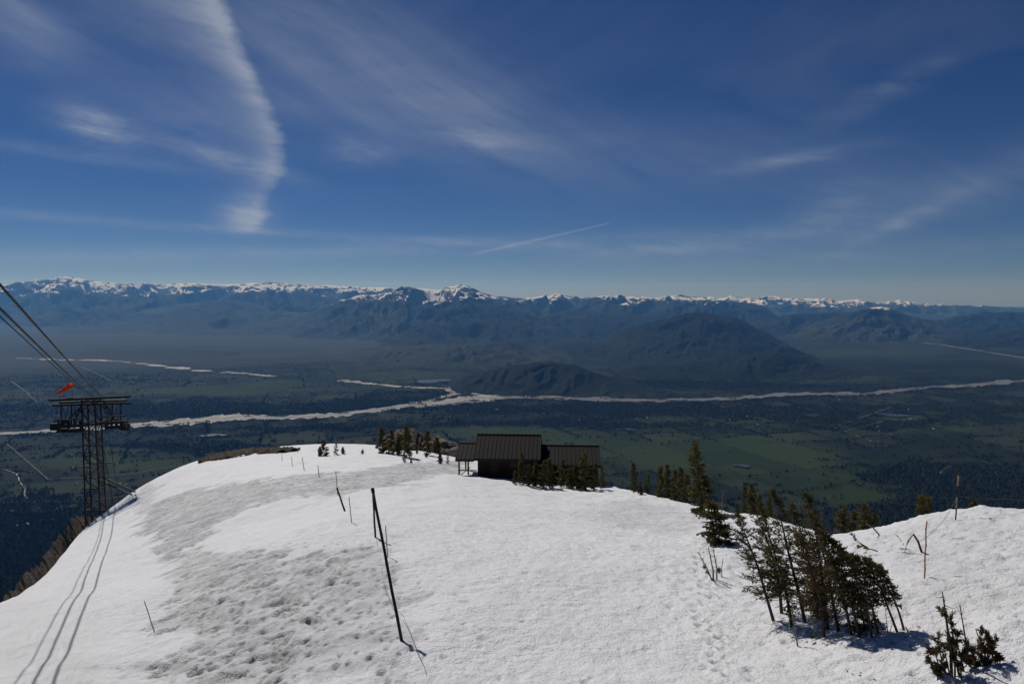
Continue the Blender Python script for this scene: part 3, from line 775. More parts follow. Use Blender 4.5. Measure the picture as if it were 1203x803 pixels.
# ------------------------------------------------------------------ rocks and bare ground on the summit
def rock_rib():
    """broken rock showing below the left edge of the snow"""
    pts = [(-90, 800, 40), (0, 699, 52), (21, 682, 60), (38, 664, 66), (53, 647, 74), (70, 626, 84), (84, 608, 94), (95, 602, 100), (112, 604, 103), (128, 612, 105)]
    px = np.linspace(-90, 128, 300); xs = [p[0] for p in pts]
    C = np.array([at(a, b, d) for a, b, d in zip(px, np.interp(px, xs, [p[1] for p in pts]), np.interp(px, xs, [p[2] for p in pts]))])
    d = C[:, :2] / np.linalg.norm(C[:, :2], axis=1)[:, None]
    v = np.r_[np.linspace(-16, 0, 50), np.linspace(.4, 26, 50)]
    X = C[:, 0][:, None] + d[:, 0][:, None] * v; Y = C[:, 1][:, None] + d[:, 1][:, None] * v
    Z = C[:, 2][:, None] - np.where(v < 0, -v * .10 + v * v * .012, v * .75)[None]
    c1, r1 = cells(X / 1.9, Y / 1.9, 3); c2, r2 = cells(X / .7, Y / .7, 6)
    Z = Z + (r1 - .5) * .55 - c1 * .45 + (r2 - .5) * .3 - c2 * .25 + fbm(X / 6, Y / 6, 3, 8) * .8
    o = link('rocky_slope', mesh('rocky_slope', np.stack((X, Y, Z), -1).reshape(-1, 3), grid_faces(*X.shape), M['scree'], False), kind='structure')
    if o.data.polygons[5000].normal.z < 0: o.data.flip_normals()
M['scree'] = speckled('brown_scree', (.028, .021, .016), (.075, .058, .045), .9, .95, .1, c3=(.12, .097, .077))
rock_rib()

def boulder_mesh(seed, mat):
    rg = random.Random(seed)
    import bmesh
    bm = bmesh.new(); bmesh.ops.create_icosphere(bm, subdivisions=2, radius=1)
    pl = [Vector((rg.gauss(0, 1), rg.gauss(0, 1), rg.gauss(0, 1))).normalized() for _ in range(9)]
    for v in bm.verts:
        p = v.co.copy(); k = 1.0
        for n in pl:
            q = p.dot(n)
            if q > .62: p -= n * (q - .62) * .9
        v.co = p * rg.uniform(.94, 1.06)
        v.co.z *= .72
    me = bpy.data.meshes.new('boulder'); bm.to_mesh(me); bm.free(); me.materials.append(mat); return me
BOULD = [boulder_mesh(k, M['rock']) for k in range(5)]

def outcrop():
    c = at(492, 522, 97); root = empty('rock_outcrop', (c[0], c[1], float(terrain(c[0], c[1]))))
    tag(root, 'pile of tan boulders on the crest behind the row of small firs', 'rocks')
    xs = [449, 456, 464, 474, 486, 497, 508, 520, 530, 537]; tops = [522, 510, 504, 501.5, 502, 507, 513, 516, 520, 526]
    rg = random.Random(5)
    for k in range(64):
        px = rg.uniform(450, 536); ty = np.interp(px, xs, tops); low = 534
        u = rg.random() ** 1.3; py = ty + 5 + u * (low - ty - 5) * .8
        D = 101 - u * 6 + rg.uniform(-1, 1); p = at(px, py, D)
        o = link('boulder', BOULD[rg.randrange(5)], root, Vector(p) - root.location)
        s_ = rg.uniform(.55, 1.15) * (1.15 - .2 * u); o.scale = (s_ * rg.uniform(1, 1.5), s_, s_ * rg.uniform(.8, 1.1)); o.rotation_euler = (rg.uniform(-.4, .4), rg.uniform(-.4, .4), rg.uniform(0, 6))
    # the mound the boulders lie on
    V = []; nu, nv = 40, 16
    for i in range(nu):
        px = 446 + i * (540 - 446) / (nu - 1); ty = np.interp(px, xs, tops) + 3
        for j in range(nv):
            a = j / (nv - 1) * 2 - 1; D = 100 + a * 8
            p = at(px, ty, 100); z = p[2] - abs(a) ** 1.5 * (3.5 if a < 0 else 7); V.append((p[0] * D / 100 + .3 * math.sin(i * 3 + j * 5), D, z + .35 * math.sin(i * 1.7 + j * 2.3)))
    o = link('mound', mesh('mound', np.array(V) - np.array(root.location), grid_faces(nu, nv)[:, ::-1], M['scree'], True), root)
outcrop()

def bare_patch():
    """brown strip of melted-out ground along the top of the dome"""
    px = np.linspace(215, 362, 200)
    e = [at(a, b, 1) for a, b in ((0, 0),)]
    azs = np.arctan((px - CX) / F * 1.0); n = 46
    V = []; mk = []
    for a in azs:
        s = float(rs(a))
        for r in np.linspace(s * .80, s * 1.02, n): V.append((math.sin(a) * r, math.cos(a) * r))
    V = np.array(V); z = terrain(V[:, 0], V[:, 1]); P = np.c_[V, z]
    X, Y = V[:, 0], V[:, 1]
    wx = fbm(X / 1.6, Y / 1.6, 4, 41) * 1.2; wy = fbm(X / 1.6, Y / 1.6, 4, 47) * 1.5
    m = poly_mask(X + wx, Y + wy, [(228, 544), (262, 531), (300, 527.6), (350, 526.2), (353, 529), (330, 531.5), (300, 533.5), (262, 540), (240, 543.5)], 1.6)
    P[:, 2] += (m - .5) * .5 + m * (fbm(X / .35, Y / .35, 3, 18) * .35 + .08)
    Fc = grid_faces(200, n); keep = m[Fc].min(1) > .35
    o = link('bare_ground', mesh('bare_ground', P, Fc[keep], M['soil'], False), kind='structure')
bare_patch()

# ------------------------------------------------------------------ cabin
def cabin():
    A = np.array(at(561, 509.3, 71.2)); B = np.array(at(635.5, 511, 70.8)); zr = A[2]
    ax = Vector((B[0] - A[0], B[1] - A[1], 0)); L = ax.length; rz = math.atan2(ax.y, ax.x)
    gz = -18.3
    root = empty('cabin', (A[0], A[1], gz), rz)
    tag(root, 'low dark timber cabin with brown ribbed metal roofs behind a row of small firs', 'building')
    H = zr - gz                                     # ridge height over the root
    run, rise = 3.6, 1.75
    def roof(name, x0, x1, ridge, y0, run, rise, pan):
        """gable roof: one sheet per slope, raised panels with standing ribs, ridge cap and fascia"""
        m = MB(); sl = math.atan2(rise, run); th = .10
        for s in (-1, 1):
            a = (x0, y0, ridge - .06); b = (x1, y0, ridge - .06); c = (x1, y0 + s * run, ridge - rise - .06); d = (x0, y0 + s * run, ridge - rise - .06)
            lo = [(p[0], p[1], p[2] - th) for p in (a, b, c, d)]
            m.add([a, b, c, d] + lo, [(0, 1, 2, 3), (7, 6, 5, 4), (0, 4, 5, 1), (1, 5, 6, 2), (2, 6, 7, 3), (3, 7, 4, 0)])
        r_ = m.build(name, M['roof'], root)
        n = max(2, round((x1 - x0) / pan)); w = (x1 - x0) / n; Ls = math.hypot(run, rise)
        p = MB(); p.box((0, 0, 0), (w - .012, Ls - .02, .03)); pm = p.data('roof_panel', M['roof'])
        q = MB(); q.box((0, 0, 0), (.045, Ls - .01, .075)); qm = q.data('standing_rib', M['trim'])
        for s in (-1, 1):
            for k in range(n + 1):
                for dat, xx, zz, nm in ((pm, x0 + w * (k + .5), -.035, 'roof_panel'), (qm, x0 + w * k, .0, 'standing_rib')):
                    if nm == 'roof_panel' and k == n: continue
                    o = link(nm, dat, r_, (xx, y0 + s * run / 2, ridge - rise / 2 + zz)); o.rotation_euler = (-s * sl, 0, 0)
        MB().box(((x0 + x1) / 2, y0, ridge + .01), (x1 - x0 + .06, .26, .07)).build('ridge_cap', M['trim'], r_)
        for xx in (x0 - .03, x1 + .03):
            for s in (-1, 1): MB().beam((xx, y0, ridge - .13), (xx, y0 + s * (run + .02), ridge - rise - .13), .05, .20).build('barge_board', M['trim'], r_)
        for s in (-1, 1): MB().box(((x0 + x1) / 2, y0 + s * (run + .03), ridge - rise - .15), (x1 - x0, .05, .16)).build('fascia', M['trim'], r_)
        return r_
    def body(x0, x1, y0, y1, top, gable, door=None):
        m = MB(); yc = (y0 + y1) / 2; b = -2.0
        v = [(x0, y0, b), (x1, y0, b), (x1, y1, b), (x0, y1, b), (x0, y0, top), (x1, y0, top), (x1, y1, top), (x0, y1, top), (x0, yc, gable), (x1, yc, gable)]
        m.add(v, [(0, 1, 5, 4), (2, 3, 7, 6), (3, 0, 4, 8, 7), (1, 2, 6, 9, 5), (3, 2, 1, 0)])
        w = m.build('wall', M['dark_wood'], root)
        bd = MB(); bd.box((0, 0, 0), (.24, .03, top + 1.0)); bm_ = bd.data('wall_board', M['dark_wood'])
        k = x0 + .14
        while k < x1 - .1:
            link('wall_board', bm_, w, (k, y0 - .016, (top - 1.0) / 2)); k += .265
        return w
    eave = H - rise
    body(.35, L - .1, -run + .45, run - .45, eave + .12, H - .2)
    roof('roof', 0, L, H, 0, run, rise, .42)
    # lower wing on the right
    x1 = L + 6.05; r2 = H - 1.08
    body(L - .12, x1 - .4, -run + .95, run - .95, r2 - 1.22, r2 - .15)
    roof('roof', L + .06, x1, r2, 0, 3.1, 1.32, .42)
    # open porch on the left
    r3 = H - .95
    roof('roof', -1.85, -.05, r3 + .05, -.3, 3.1, 1.0, .42)
    for x, y in ((-1.55, -3.1), (-.75, -2.0), (-1.55, 2.2)):
        MB().box((x, y, (r3 - 1.0) / 2 - .8), (.15, .15, r3 - 1.0 + 1.5)).build('post', M['dark_wood'], root)
    MB().beam((-1.6, -3.1, .45), (.3, -3.1, .45), .07, .09).build('railing', M['dark_wood'], root)
    MB().beam((-1.55, -3.1, -.2), (-.4, -3.1, .8), .07, .07).build('brace', M['dark_wood'], root)
    MB().beam((x1 - .32, -run + 1.1, -2), (x1 - .32, -run + 1.1, r2 - 1.25), .16, .16).build('post', M['dark_wood'], root)
    wn = MB(); wn.box((0, 0, 0), (.75, .04, .7)); fr = wn.build('window', M['trim'], root, loc=(4.0, -run + .40, 1.15))
    MB().box((0, -.025, 0), (.62, .02, .56)).build('pane', M['glass'], fr)
    dm = MB(); dm.box((0, 0, 0), (.85, .05, 1.9)); dr = dm.build('door', M['trim'], root, loc=(2.1, -run + .40, .75))
    MB().tube([(.33, -.03, 0), (.33, -.09, 0)], .03).build('handle', M['steel'], dr)
cabin()

# ------------------------------------------------------------------ lift tower, cables, windsock
TW_D = 98.0
def tower():
    def T(px, py, dD=0.0): return Vector(at(px, py, TW_D + dD))
    base = T(110, 613); root = empty('lift_tower', base)
    tag(root, 'dark steel lattice cable-car tower on the left edge of the snow', 'tower')
    o_ = base
    def bar(name, a, b, w, mat='steel', parent=None):
        MB().beam(Vector(a) - o_, Vector(b) - o_, w, w).build(name, M[mat], parent or root)
    zt = T(110, 470).z; zb = base.z - 4.5
    hw_t, hw_b, hd = .92, 1.12, .7; xc = T(110, 540).x
    yc = TW_D
    def leg_pt(sx, sy, z):
        u = (z - zb) / (zt - zb); return Vector((xc + sx * (hw_b + (hw_t - hw_b) * u), yc + sy * hd, z))
    for sx in (-1, 1):
        for sy in (-1, 1): bar('leg', leg_pt(sx, sy, zb), leg_pt(sx, sy, zt + .3), .17)
    n = 14
    for k in range(n + 1):
        z = zb + (zt - zb) * k / n
        for sy in (-1, 1): bar('crossbar', leg_pt(-1, sy, z), leg_pt(1, sy, z), .12)
        for sx in (-1, 1): bar('crossbar', leg_pt(sx, -1, z), leg_pt(sx, 1, z), .12)
        if k < n:
            z2 = zb + (zt - zb) * (k + 1) / n; s = 1 if k % 2 else -1
            for sy in (-1, 1): bar('diagonal', leg_pt(-s, sy, z), leg_pt(s, sy, z2), .08)
            for sx in (-1, 1): bar('diagonal', leg_pt(sx, -s, z), leg_pt(sx, s, z2), .09)
    # ladder up the right leg
    for dx in (.35, .75): bar('ladder_rail', (xc + hw_t + dx, yc - hd - .1, zb + 5), (xc + hw_t + dx, yc - hd - .1, T(110, 505).z), .05, 'steel_light')
    z = zb + 5.2
    while z < T(110, 507).z:
        bar('rung', (xc + hw_t + .35, yc - hd - .1, z), (xc + hw_t + .75, yc - hd - .1, z), .04, 'steel_light'); z += .55
    # mid platform and its small frame
    zp = T(110, 546).z
    bar('platform', (xc - 1.9, yc - 1.2, zp), (xc + 1.9, yc - 1.2, zp), .16, 'steel_light')
    bar('platform', (xc - 1.9, yc + 1.2, zp), (xc + 1.9, yc + 1.2, zp), .16, 'steel_light')
    fx = xc + 2.5
    for a, b in (((fx, 0, -.9), (fx, 0, .4)), ((fx, 0, .4), (fx - .8, 0, .5)), ((fx + .1, 0, -.9), (fx - .9, 0, -.8))):
        bar('guard_frame', (a[0], yc - 1.2, zp + a[2]), (b[0], yc - 1.2, zp + b[2]), .05, 'steel_light')
    # saddle beams at the top (two, one behind the other, tipped a little as they follow the cable)
    def xz(px, py, dD=0): return T(px, py, dD)
    for (a, b, dD) in (((58, 470), (153, 465.5), -2.2), ((62, 476), (154, 473), -.4), ((70, 473), (150, 470.5), 1.6)):
        bar('top_beam', xz(*a, dD), xz(*b, dD), .30)
    for px in (72, 84, 132, 142): bar('hanger', xz(px, 474, -.6), xz(px, 499, -.6), .14)
    for a, b in (((99, 474), (77, 496)), ((97, 474), (88, 494)), ((118, 474), (138, 496)), ((121, 470), (134, 490)), ((104, 494), (92, 480))): bar('strut', xz(*a, -.8), xz(*b, -.8), .16)
    # working platforms under the saddles
    for (xa, xb) in ((62, 100), (118, 150)):
        ya, yb = (501, 499) if xa < 90 else (497, 495)
        for dD in (-2.4, 0, 2.2): bar('walkway_beam', xz(xa, ya, dD), xz(xb, yb, dD), .34)
        for k in range(9):
            px = xa + (xb - xa) * k / 8
            bar('grating', xz(px, ya - 1.5, -2.4), xz(px, ya - 1.5, 2.2), .14, 'steel_light')
        for dy in (3, 6): bar('handrail', xz(xa, ya + dy - 14, -2.5), xz(xb, yb + dy - 14, -2.5), .05)
        bar('skirt', xz(xa + 6, ya + 5, -2.4), xz(xb - 1, yb + 6, -2.4), .46)
    bar('walkway_beam', xz(64, 500, -1.2), xz(150, 496, -1.2), .24)
    for k, px in enumerate((68, 74, 80, 87, 94, 124, 130, 136, 142)):
        bar('roller_bracket', xz(px, 492 + k % 3, -2.0), xz(px + 1.5, 503 - k % 2, -2.0), .20 + .07 * (k % 3))
        bar('tie_rod', xz(px, 477, -1.4), xz(px + (4 if k % 2 else -4), 497, -1.4), .06)
    for a, b in (((64, 494), (98, 491)), ((120, 489), (149, 488)), ((66, 507), (98, 503)), ((119, 501), (148, 502))): bar('cable_guide', xz(*a, -2.6), xz(*b, -2.6), .16)
    for px in (65, 147): 
        for k in range(3): bar('sheave_block', xz(px - 3 + k * 3, 497, -1.5), xz(px - 3 + k * 3, 505, -1.5), .5)
    # raking braces to the snow
    for (a, b, d1) in (((121, 560), (158, 577), -3), ((121, 566), (153, 580), -3.5)):
        p, q = T(*a), T(*b, d1); bar('brace', p, p + (q - p) * 1.25, .15)
tower()

def cables():
    L = [((121.5, 467), -1.5, (0, 327), 20.0, .045), ((111, 467), 0., (0, 355.5), 23.0, .045), ((109, 468), .8, (0, 366), 27.0, .028)]
    names = ['thick black track cable, the topmost line running down to the tower', 'thick black track cable, the middle line running down to the tower',
             'thinner haul cable, the lowest line running down to the tower']
    for (ta, dD, ea, D, r), lb in zip(L, names):
        a = Vector(at(*ta, TW_D + dD)); e = Vector(at(*ea, D)); far = e + (e - a) * .45
        pts = []
        for k in range(41):
            u = k / 40; p = a + (far - a) * u; p.z -= 4 * .35 * u * (1 - u) * (1 - u * .5); pts.append(p)
        # on past the tower, down the far side of the mountain
        tail = [a + Vector((-.553 * q, q, -.62 * q - .0001 * q * q)) for q in (260, 160, 90, 40, 12)]
        root = MB().tube(tail + pts, r, 6).build('tram_cable', M['cable'])
        tag(root, lb, 'cable', 'tram cables')
cables()

def windsock():
    a = Vector(at(84, 451.5, 97.0)); b = Vector(at(67, 461.5, 97.5)); foot = Vector(at(85, 470, 97.0))
    root = empty('windsock', foot); tag(root, 'orange-red windsock flying above the left arm of the lift tower', 'windsock')
    MB().tube([Vector((0, 0, 0)), a - foot + Vector((.05, 0, .1))], .022).build('mast', M['steel'], root)
    pts = [a - foot + (b - a) * t + Vector((0, 0, -.12 * math.sin(t * 3))) for t in (0, .2, .4, .6, .8, 1)]
    MB().tube(pts, [.36, .34, .30, .25, .20, .16], 12, False).build('sock', M['orange'], root, True)
    rg = MB(); ring = [pts[0] + Vector((0, .46 * math.cos(q), .46 * math.sin(q))) for q in np.linspace(0, 6.283, 13)]
    rg.tube(ring, .02, 5, False).build('hoop', M['steel'], root)
windsock()

# ------------------------------------------------------------------ poles and ropes
def pole(label, base, top_px, top_dD, rad, mat, name='bamboo_pole', group=None, bands=None, bury=.4):
    """pole from a ground point to the point seen at top_px, top_dD metres nearer (-) or farther than its foot"""
    b = Vector(hit(*base)); t_ = Vector(at(*top_px, b.y + top_dD)); d = (t_ - b)
    root = empty(name, b); tag(root, label, 'pole', group)
    n = 7; pts = [d * (k / n) + Vector((math.sin(k * 1.9) * .008, math.cos(k * 2.3) * .008, 0)) for k in range(n + 1)]
    pts[0] = -d.normalized() * bury
    rr = [rad * (1.08 - .16 * k / n) for k in range(n + 1)]
    MB().tube(pts, rr, 7).build('shaft', M[mat], root, True)
    for k in range(1, n):
        if name == 'bamboo_pole': MB().tube([pts[k] - d.normalized() * .012, pts[k] + d.normalized() * .012], rad * 1.35, 7).build('node_ring', M[mat], root)
    if name == 'rope_post': MB().tube([d * .965, d * 1.0], rad * 1.25, 7).build('cap', M['black_pole'], root)
    for (u0, u1, mt) in bands or (): MB().tube([d * u0, d * u1], rad * 1.25, 7).build('tape_band', M[mt], root)
    return b, t_
B1, T1 = pole('long black post leaning far to the left in the middle foreground', (471, 748), (437.5, 573), 1.9, .045, 'black_pole', 'rope_post')
B2, T2 = pole('upright black post whose top meets the long leaning post', (441, 631), (438, 575), .1, .05, 'black_pole', 'rope_post')
B3, T3 = pole('black leaning post farther up the rope line, below a thin bamboo', (405, 600), (396, 573), .5, .06, 'black_pole', 'rope_post')
pole('red-painted bamboo pole just right of the long leaning post', (455.5, 655), (453, 617), 0, .022, 'red_bamboo')
pole('short bamboo pole between the two black rope posts', (413, 613), (410, 583), 0, .024, 'bamboo')
pole('tall thin bamboo standing behind the second leaning black post', (396.5, 579), (394.5, 553), 0, .03, 'bamboo')
pole('thin bamboo pole just left of and above the far rope post', (375, 560), (373.5, 546), 0, .032, 'bamboo')
pole('thin leaning bamboo on the dome, third from its crest', (357.5, 553), (355, 536.5), 0, .034, 'bamboo')
pole('faint bamboo on the dome, second from its crest', (343.5, 547.5), (342.5, 536.5), 0, .03, 'bamboo')
pole('faintest short bamboo close to the bare brown strip', (331.5, 540.5), (331, 532.5), 0, .03, 'bamboo')
pole('lone thin bamboo leaning left on the smooth snow at lower left', (181, 741), (169.5, 705), .3, .018, 'bamboo')
pole('tall reddish bamboo pole right of the big fir clump', (1086, 677), (1088.5, 612), 0, .020, 'red_bamboo')
B4, T4 = pole('pole with pale bands on the right snow crest', (1122.5, 609), (1126, 558.5), .1, .024, 'black_pole', 'marker_pole', bands=((.25, .5, 'bamboo'), (.76, 1.0, 'bamboo')))

def rope(label, pts, r, sag=0.0):
    P = []
    for a, b in zip(pts[:-1], pts[1:]):
        for k in range(12):
            u = k / 12; p = Vector(a).lerp(Vector(b), u); p.z -= sag * 4 * u * (1 - u); P.append(p)
    P.append(Vector(pts[-1]))
    tag(MB().tube(P, r, 5).build('rope', M['rope']), label, 'rope')
u = .52; m4 = Vector(B4) + (Vector(T4) - Vector(B4)) * u
far4 = m4 + Vector((7.5, -.9, .15))
rope('thin rope stretched from the banded pole off to the right', [m4, far4], .005, .12)
fl = empty('rope_flag', m4.lerp(far4, .38) + Vector((0, 0, -.1))); tag(fl, 'tiny white tape flag hanging on the rope at far right', 'flag')
MB().box((0, 0, -.02), (.07, .02, .10)).build('tape', M['white_cloth'], fl)
vb = Vector(hit(1076, 640)); rope('slack rope running from the banded pole down to the broken stick', [m4, Vector(hit(1105, 622)) + Vector((0, 0, .25)), vb + Vector((0, 0, .1))], .007, .1)
def snow_rope():
    pts = [Vector(hit(*p)) + Vector((0, 0, .012)) for p in ((442, 632), (447, 660), (452, 690), (462, 712), (474, 724), (483, 745), (490, 765), (499, 785), (503, 802))]
    tag(MB().tube(pts, .007, 5).build('rope', M['rope']), 'grey rope lying on the snow past the foot of the leaning post', 'rope')
snow_rope()

def sticks():
    b = Vector(hit(1083, 645)); t_ = Vector(at(1073, 627, b.y - .1)); b2 = Vector(hit(1066, 645))
    root = empty('broken_stick', b); tag(root, 'broken dark stick bent into an upside-down V on the right snow bank', 'stick')
    MB().tube([(0, 0, -.1), (t_ - b) * .5 + Vector((.02, 0, .01)), t_ - b], [.04, .036, .03], 7).build('stick', M['black_pole'], root)
    for k in range(4):
        e = b2 - b + Vector((.05 * k - .1, .06 * k, 0)); MB().tube([t_ - b, (t_ - b).lerp(e, .5) + Vector((-.02 * k, 0, .02)), e], [.012, .01, .006], 5).build('twig', M['old_wood'], root)
    b = Vector(hit(1033, 626)); t_ = Vector(at(1018, 615, b.y - .2)); root = empty('dead_branch', b)
    tag(root, 'bare pale stick jutting from the snow at the crest right of the clump', 'branch')
    MB().tube([(0.05, 0, -.12), (t_ - b) * .5 + Vector((0, 0, .04)), t_ - b], [.03, .027, .02], 6).build('stem', M['old_wood'], root)
    MB().tube([(t_ - b) * .6, (t_ - b) * .6 + Vector((.15, .05, .12))], [.012, .005], 5).build('twig', M['old_wood'], root)
    b = Vector(hit(1059, 634)); t_ = Vector(at(1051, 626.5, b.y)); root = empty('dead_branch', b)
    tag(root, 'short thin stick poking from the snow between pale stick and broken V', 'branch')
    MB().tube([(0, 0, -.05), (t_ - b) * .5 + Vector((.01, 0, .0)), t_ - b], [.013, .012, .008], 5).build('stem', M['bark'], root)
    MB().tube([(t_ - b) * .5, (t_ - b) * .5 + Vector((-.09, .0, .06))], [.007, .003], 5).build('twig', M['bark'], root)
sticks()

# ------------------------------------------------------------------ conifers
def rnd_perp(d, rng):
    v = rng.normal(size=3); v -= d * v.dot(d); return v / (np.linalg.norm(v) + 1e-9)
def conifer(seed, H, Rad, lean=(0, 0), bare=.08, flag=None, nb=70, spray=.10, dens=1.0, droop=.25, tuft=1.0, curve=.6, sw=.30, gaps=.25):
    """trunk with limbs, and a crown of many small needle sprays set along the twigs"""
    rng = np.random.default_rng(seed); lean = np.array((lean[0], lean[1]))
    def axis(t):
        return np.array((*(lean * (curve * t * t + (1 - curve) * t)), H * t)) + np.array((math.sin(t * 7 + seed), math.cos(t * 6 + seed), 0)) * .012 * H * t
    tr = MB(); ts = np.linspace(0, 1, 12); r0 = .011 * H + .010
    p0 = axis(0); first = p0 - (axis(.08) - p0) * 1.6
    tr.tube([first] + [axis(t) for t in ts], [r0 * 1.15] + [r0 * (1 - t) ** .85 + .004 for t in ts], 7)
    S, Dv = [], []
    hole = rng.random((6, 2))
    for k in range(nb):
        t = bare + (1 - bare) * (k + rng.random()) / nb
        a = rng.random() * 2 * math.pi; da = np.array((math.cos(a), math.sin(a), 0))
        u = (t - bare) / (1 - bare)
        Lb = Rad * ((1 - u) ** .75 * .95 + .08) * rng.uniform(.55, 1.15)
        if u < .15: Lb *= .55 + 3 * u
        if flag is not None:
            al = da[0] * flag[0] + da[1] * flag[1]; Lb *= max(.18, 1 + al * flag[2])
        dead = rng.random() < gaps * (1 - u) * .8
        up = -droop + .85 * u + rng.normal() * .12
        d = np.array((da[0], da[1], up)); 
        if flag is not None: d[:2] += np.array(flag[:2]) * .35 * flag[2]
        d /= np.linalg.norm(d); b = axis(t)
        mid = b + d * Lb * .55; end = b + d * Lb + np.array((0, 0, .16 * Lb))
        rb = max(.004, r0 * .26 * (1 - t) + .003)
        tr.tube([b, mid, end], [rb, rb * .7, rb * .3], 4, False)
        if dead and u < .8:
            for _ in range(2):
                q = b + (end - b) * rng.uniform(.4, .9); tr.tube([q, q + (d + rng.normal(size=3) * .5) * Lb * .25], [rb * .4, rb * .15], 3, False)
            continue
        nt = max(2, int(Lb / .085 * .8))
        for i in range(nt + 1):
            s = .18 + .82 * (i + rng.random() * .6) / (nt + .6)
            q = (b * (1 - s) ** 2 + mid * 2 * s * (1 - s) + end * s * s) if s < 1 else end
            side = np.cross(d, (0, 0, 1)); side /= np.linalg.norm(side) + 1e-9
            for sg in ((-1, 1) if i < nt else (0,)):
                tw = d * .75 + side * sg * rng.uniform(.6, 1.1) + np.array((0, 0, rng.normal() * .25 + .1)); tw /= np.linalg.norm(tw)
                tl = max(spray * .8, Lb * .36 * (1.12 - s) * rng.uniform(.6, 1.3))
                m = max(2, int(tl / (spray * .34) * dens))
                for j in range(m):
                    S.append(q + tw * tl * (j + rng.random()) / m); dd = tw * .8 + rng.normal(size=3) * .55 * tuft; Dv.append(dd / np.linalg.norm(dd))
    # leader
    for j in range(14):
        t = 1 - .12 * rng.random(); S.append(axis(t)); dd = np.array((0, 0, 1.)) + rng.normal(size=3) * .5; Dv.append(dd / np.linalg.norm(dd))
    S, Dv = np.array(S), np.array(Dv); n = len(S)
    w = np.cross(Dv, rng.normal(size=(n, 3))); w /= np.linalg.norm(w, axis=1)[:, None] + 1e-9
    Ls = spray * rng.uniform(.6, 1.25, n)[:, None]
    V = np.stack((S - Dv * Ls * .2, S + Dv * Ls * .35 + w * Ls * sw, S + Dv * Ls, S + Dv * Ls * .35 - w * Ls * sw), 1).reshape(-1, 3)
    Fc = np.arange(4 * n).reshape(-1, 4)
    return tr, V, Fc
def place(name, label, parts, loc, rz=0, sc_=1.0, group=None, cat='tree'):
    o = empty(name, loc, rz); o.scale = (sc_, sc_, sc_) if not hasattr(sc_, '__len__') else sc_
    tag(o, label, cat, group)
    for nm, me in parts: link(nm, me, o)
    return o
def make(seed, mat, **kw):
    tr, V, Fc = conifer(seed, **kw)
    return (('trunk', tr.data('trunk', M['bark'], True)), ('crown', mesh('crown', V, Fc, M[mat])))

# small far firs share a few shapes, 4 m tall at scale 1
FAR = [make(100, 'needles', H=4, Rad=.95, nb=60, spray=.26, dens=.9, bare=.03), make(101, 'needles', H=4, Rad=.75, nb=60, spray=.24, dens=.9, bare=.04),
       make(102, 'needles_gold', H=4, Rad=1.05, nb=64, spray=.26, dens=.9, bare=.03), make(103, 'needles_gold', H=4, Rad=.8, nb=58, spray=.24, dens=.9, bare=.05, lean=(.25, 0)),
       make(104, 'needles', H=4, Rad=1.7, nb=70, spray=.36, dens=.8, bare=.0)]
def far_tree(label, px, ytop, ybase=None, D=None, kind=0, rz=0.0, wide=1.0, group=None, name='fir_tree'):
    b = on(px, D) if D else hit(px, ybase)
    t_ = at(px, ytop, b[1]); s = max(.1, (t_[2] - b[2]) / 4.0)
    return place(name, label, FAR[kind], Vector(b) - Vector((0, 0, .03)), rz, (s * wide, s * wide, s), group)
G1 = 'young firs in front of the cabin'
for a in (('tiny fir at the left end of the row by the cabin', 605, 552, 567.5, 63.9, 1, .3, 1.1), ('tall slim fir left of the row, in front of the dark cabin wall', 613, 532, 567, 64.6, 0, 1.3, .8),
          ('small fir squeezed right of the tall one at the cabin wall', 621, 545, 568, 63.6, 1, 2.3, 1.0), ('bushy low fir before the join of the two cabin roofs', 629, 545, 568.5, 64.2, 4, 3.3, .7),
          ('medium fir under the right end of the higher roof', 638, 541, 569, 63.2, 0, 4.0, .9), ('pointed fir before the left part of the lower roof', 645, 538, 569, 63.9, 1, 5.2, 1.1),
          ('pointed fir before the middle of the lower roof', 659, 540, 570, 64.6, 3, .8, 1.1), ('low dark fir in the gap right of the roof-middle fir', 669, 549, 570.5, 63.6, 1, .1, 1.2),
          ('short rounded fir before the right part of the lower roof', 676, 547, 570.5, 64.2, 4, 1.7, .7), ('tallest fir at the right end of the cabin', 685, 532, 571, 63.2, 2, 2.6, .85),
          ('fir just inside the cabin’s right corner', 697, 545, 572, 63.9, 0, 3.9, .9), ('last small fir just beyond the cabin’s right corner', 706, 547, 572.5, 64.6, 3, 4.7, .8)):
    far_tree(*a, group=G1)
G2 = 'small firs beside the rock outcrop'
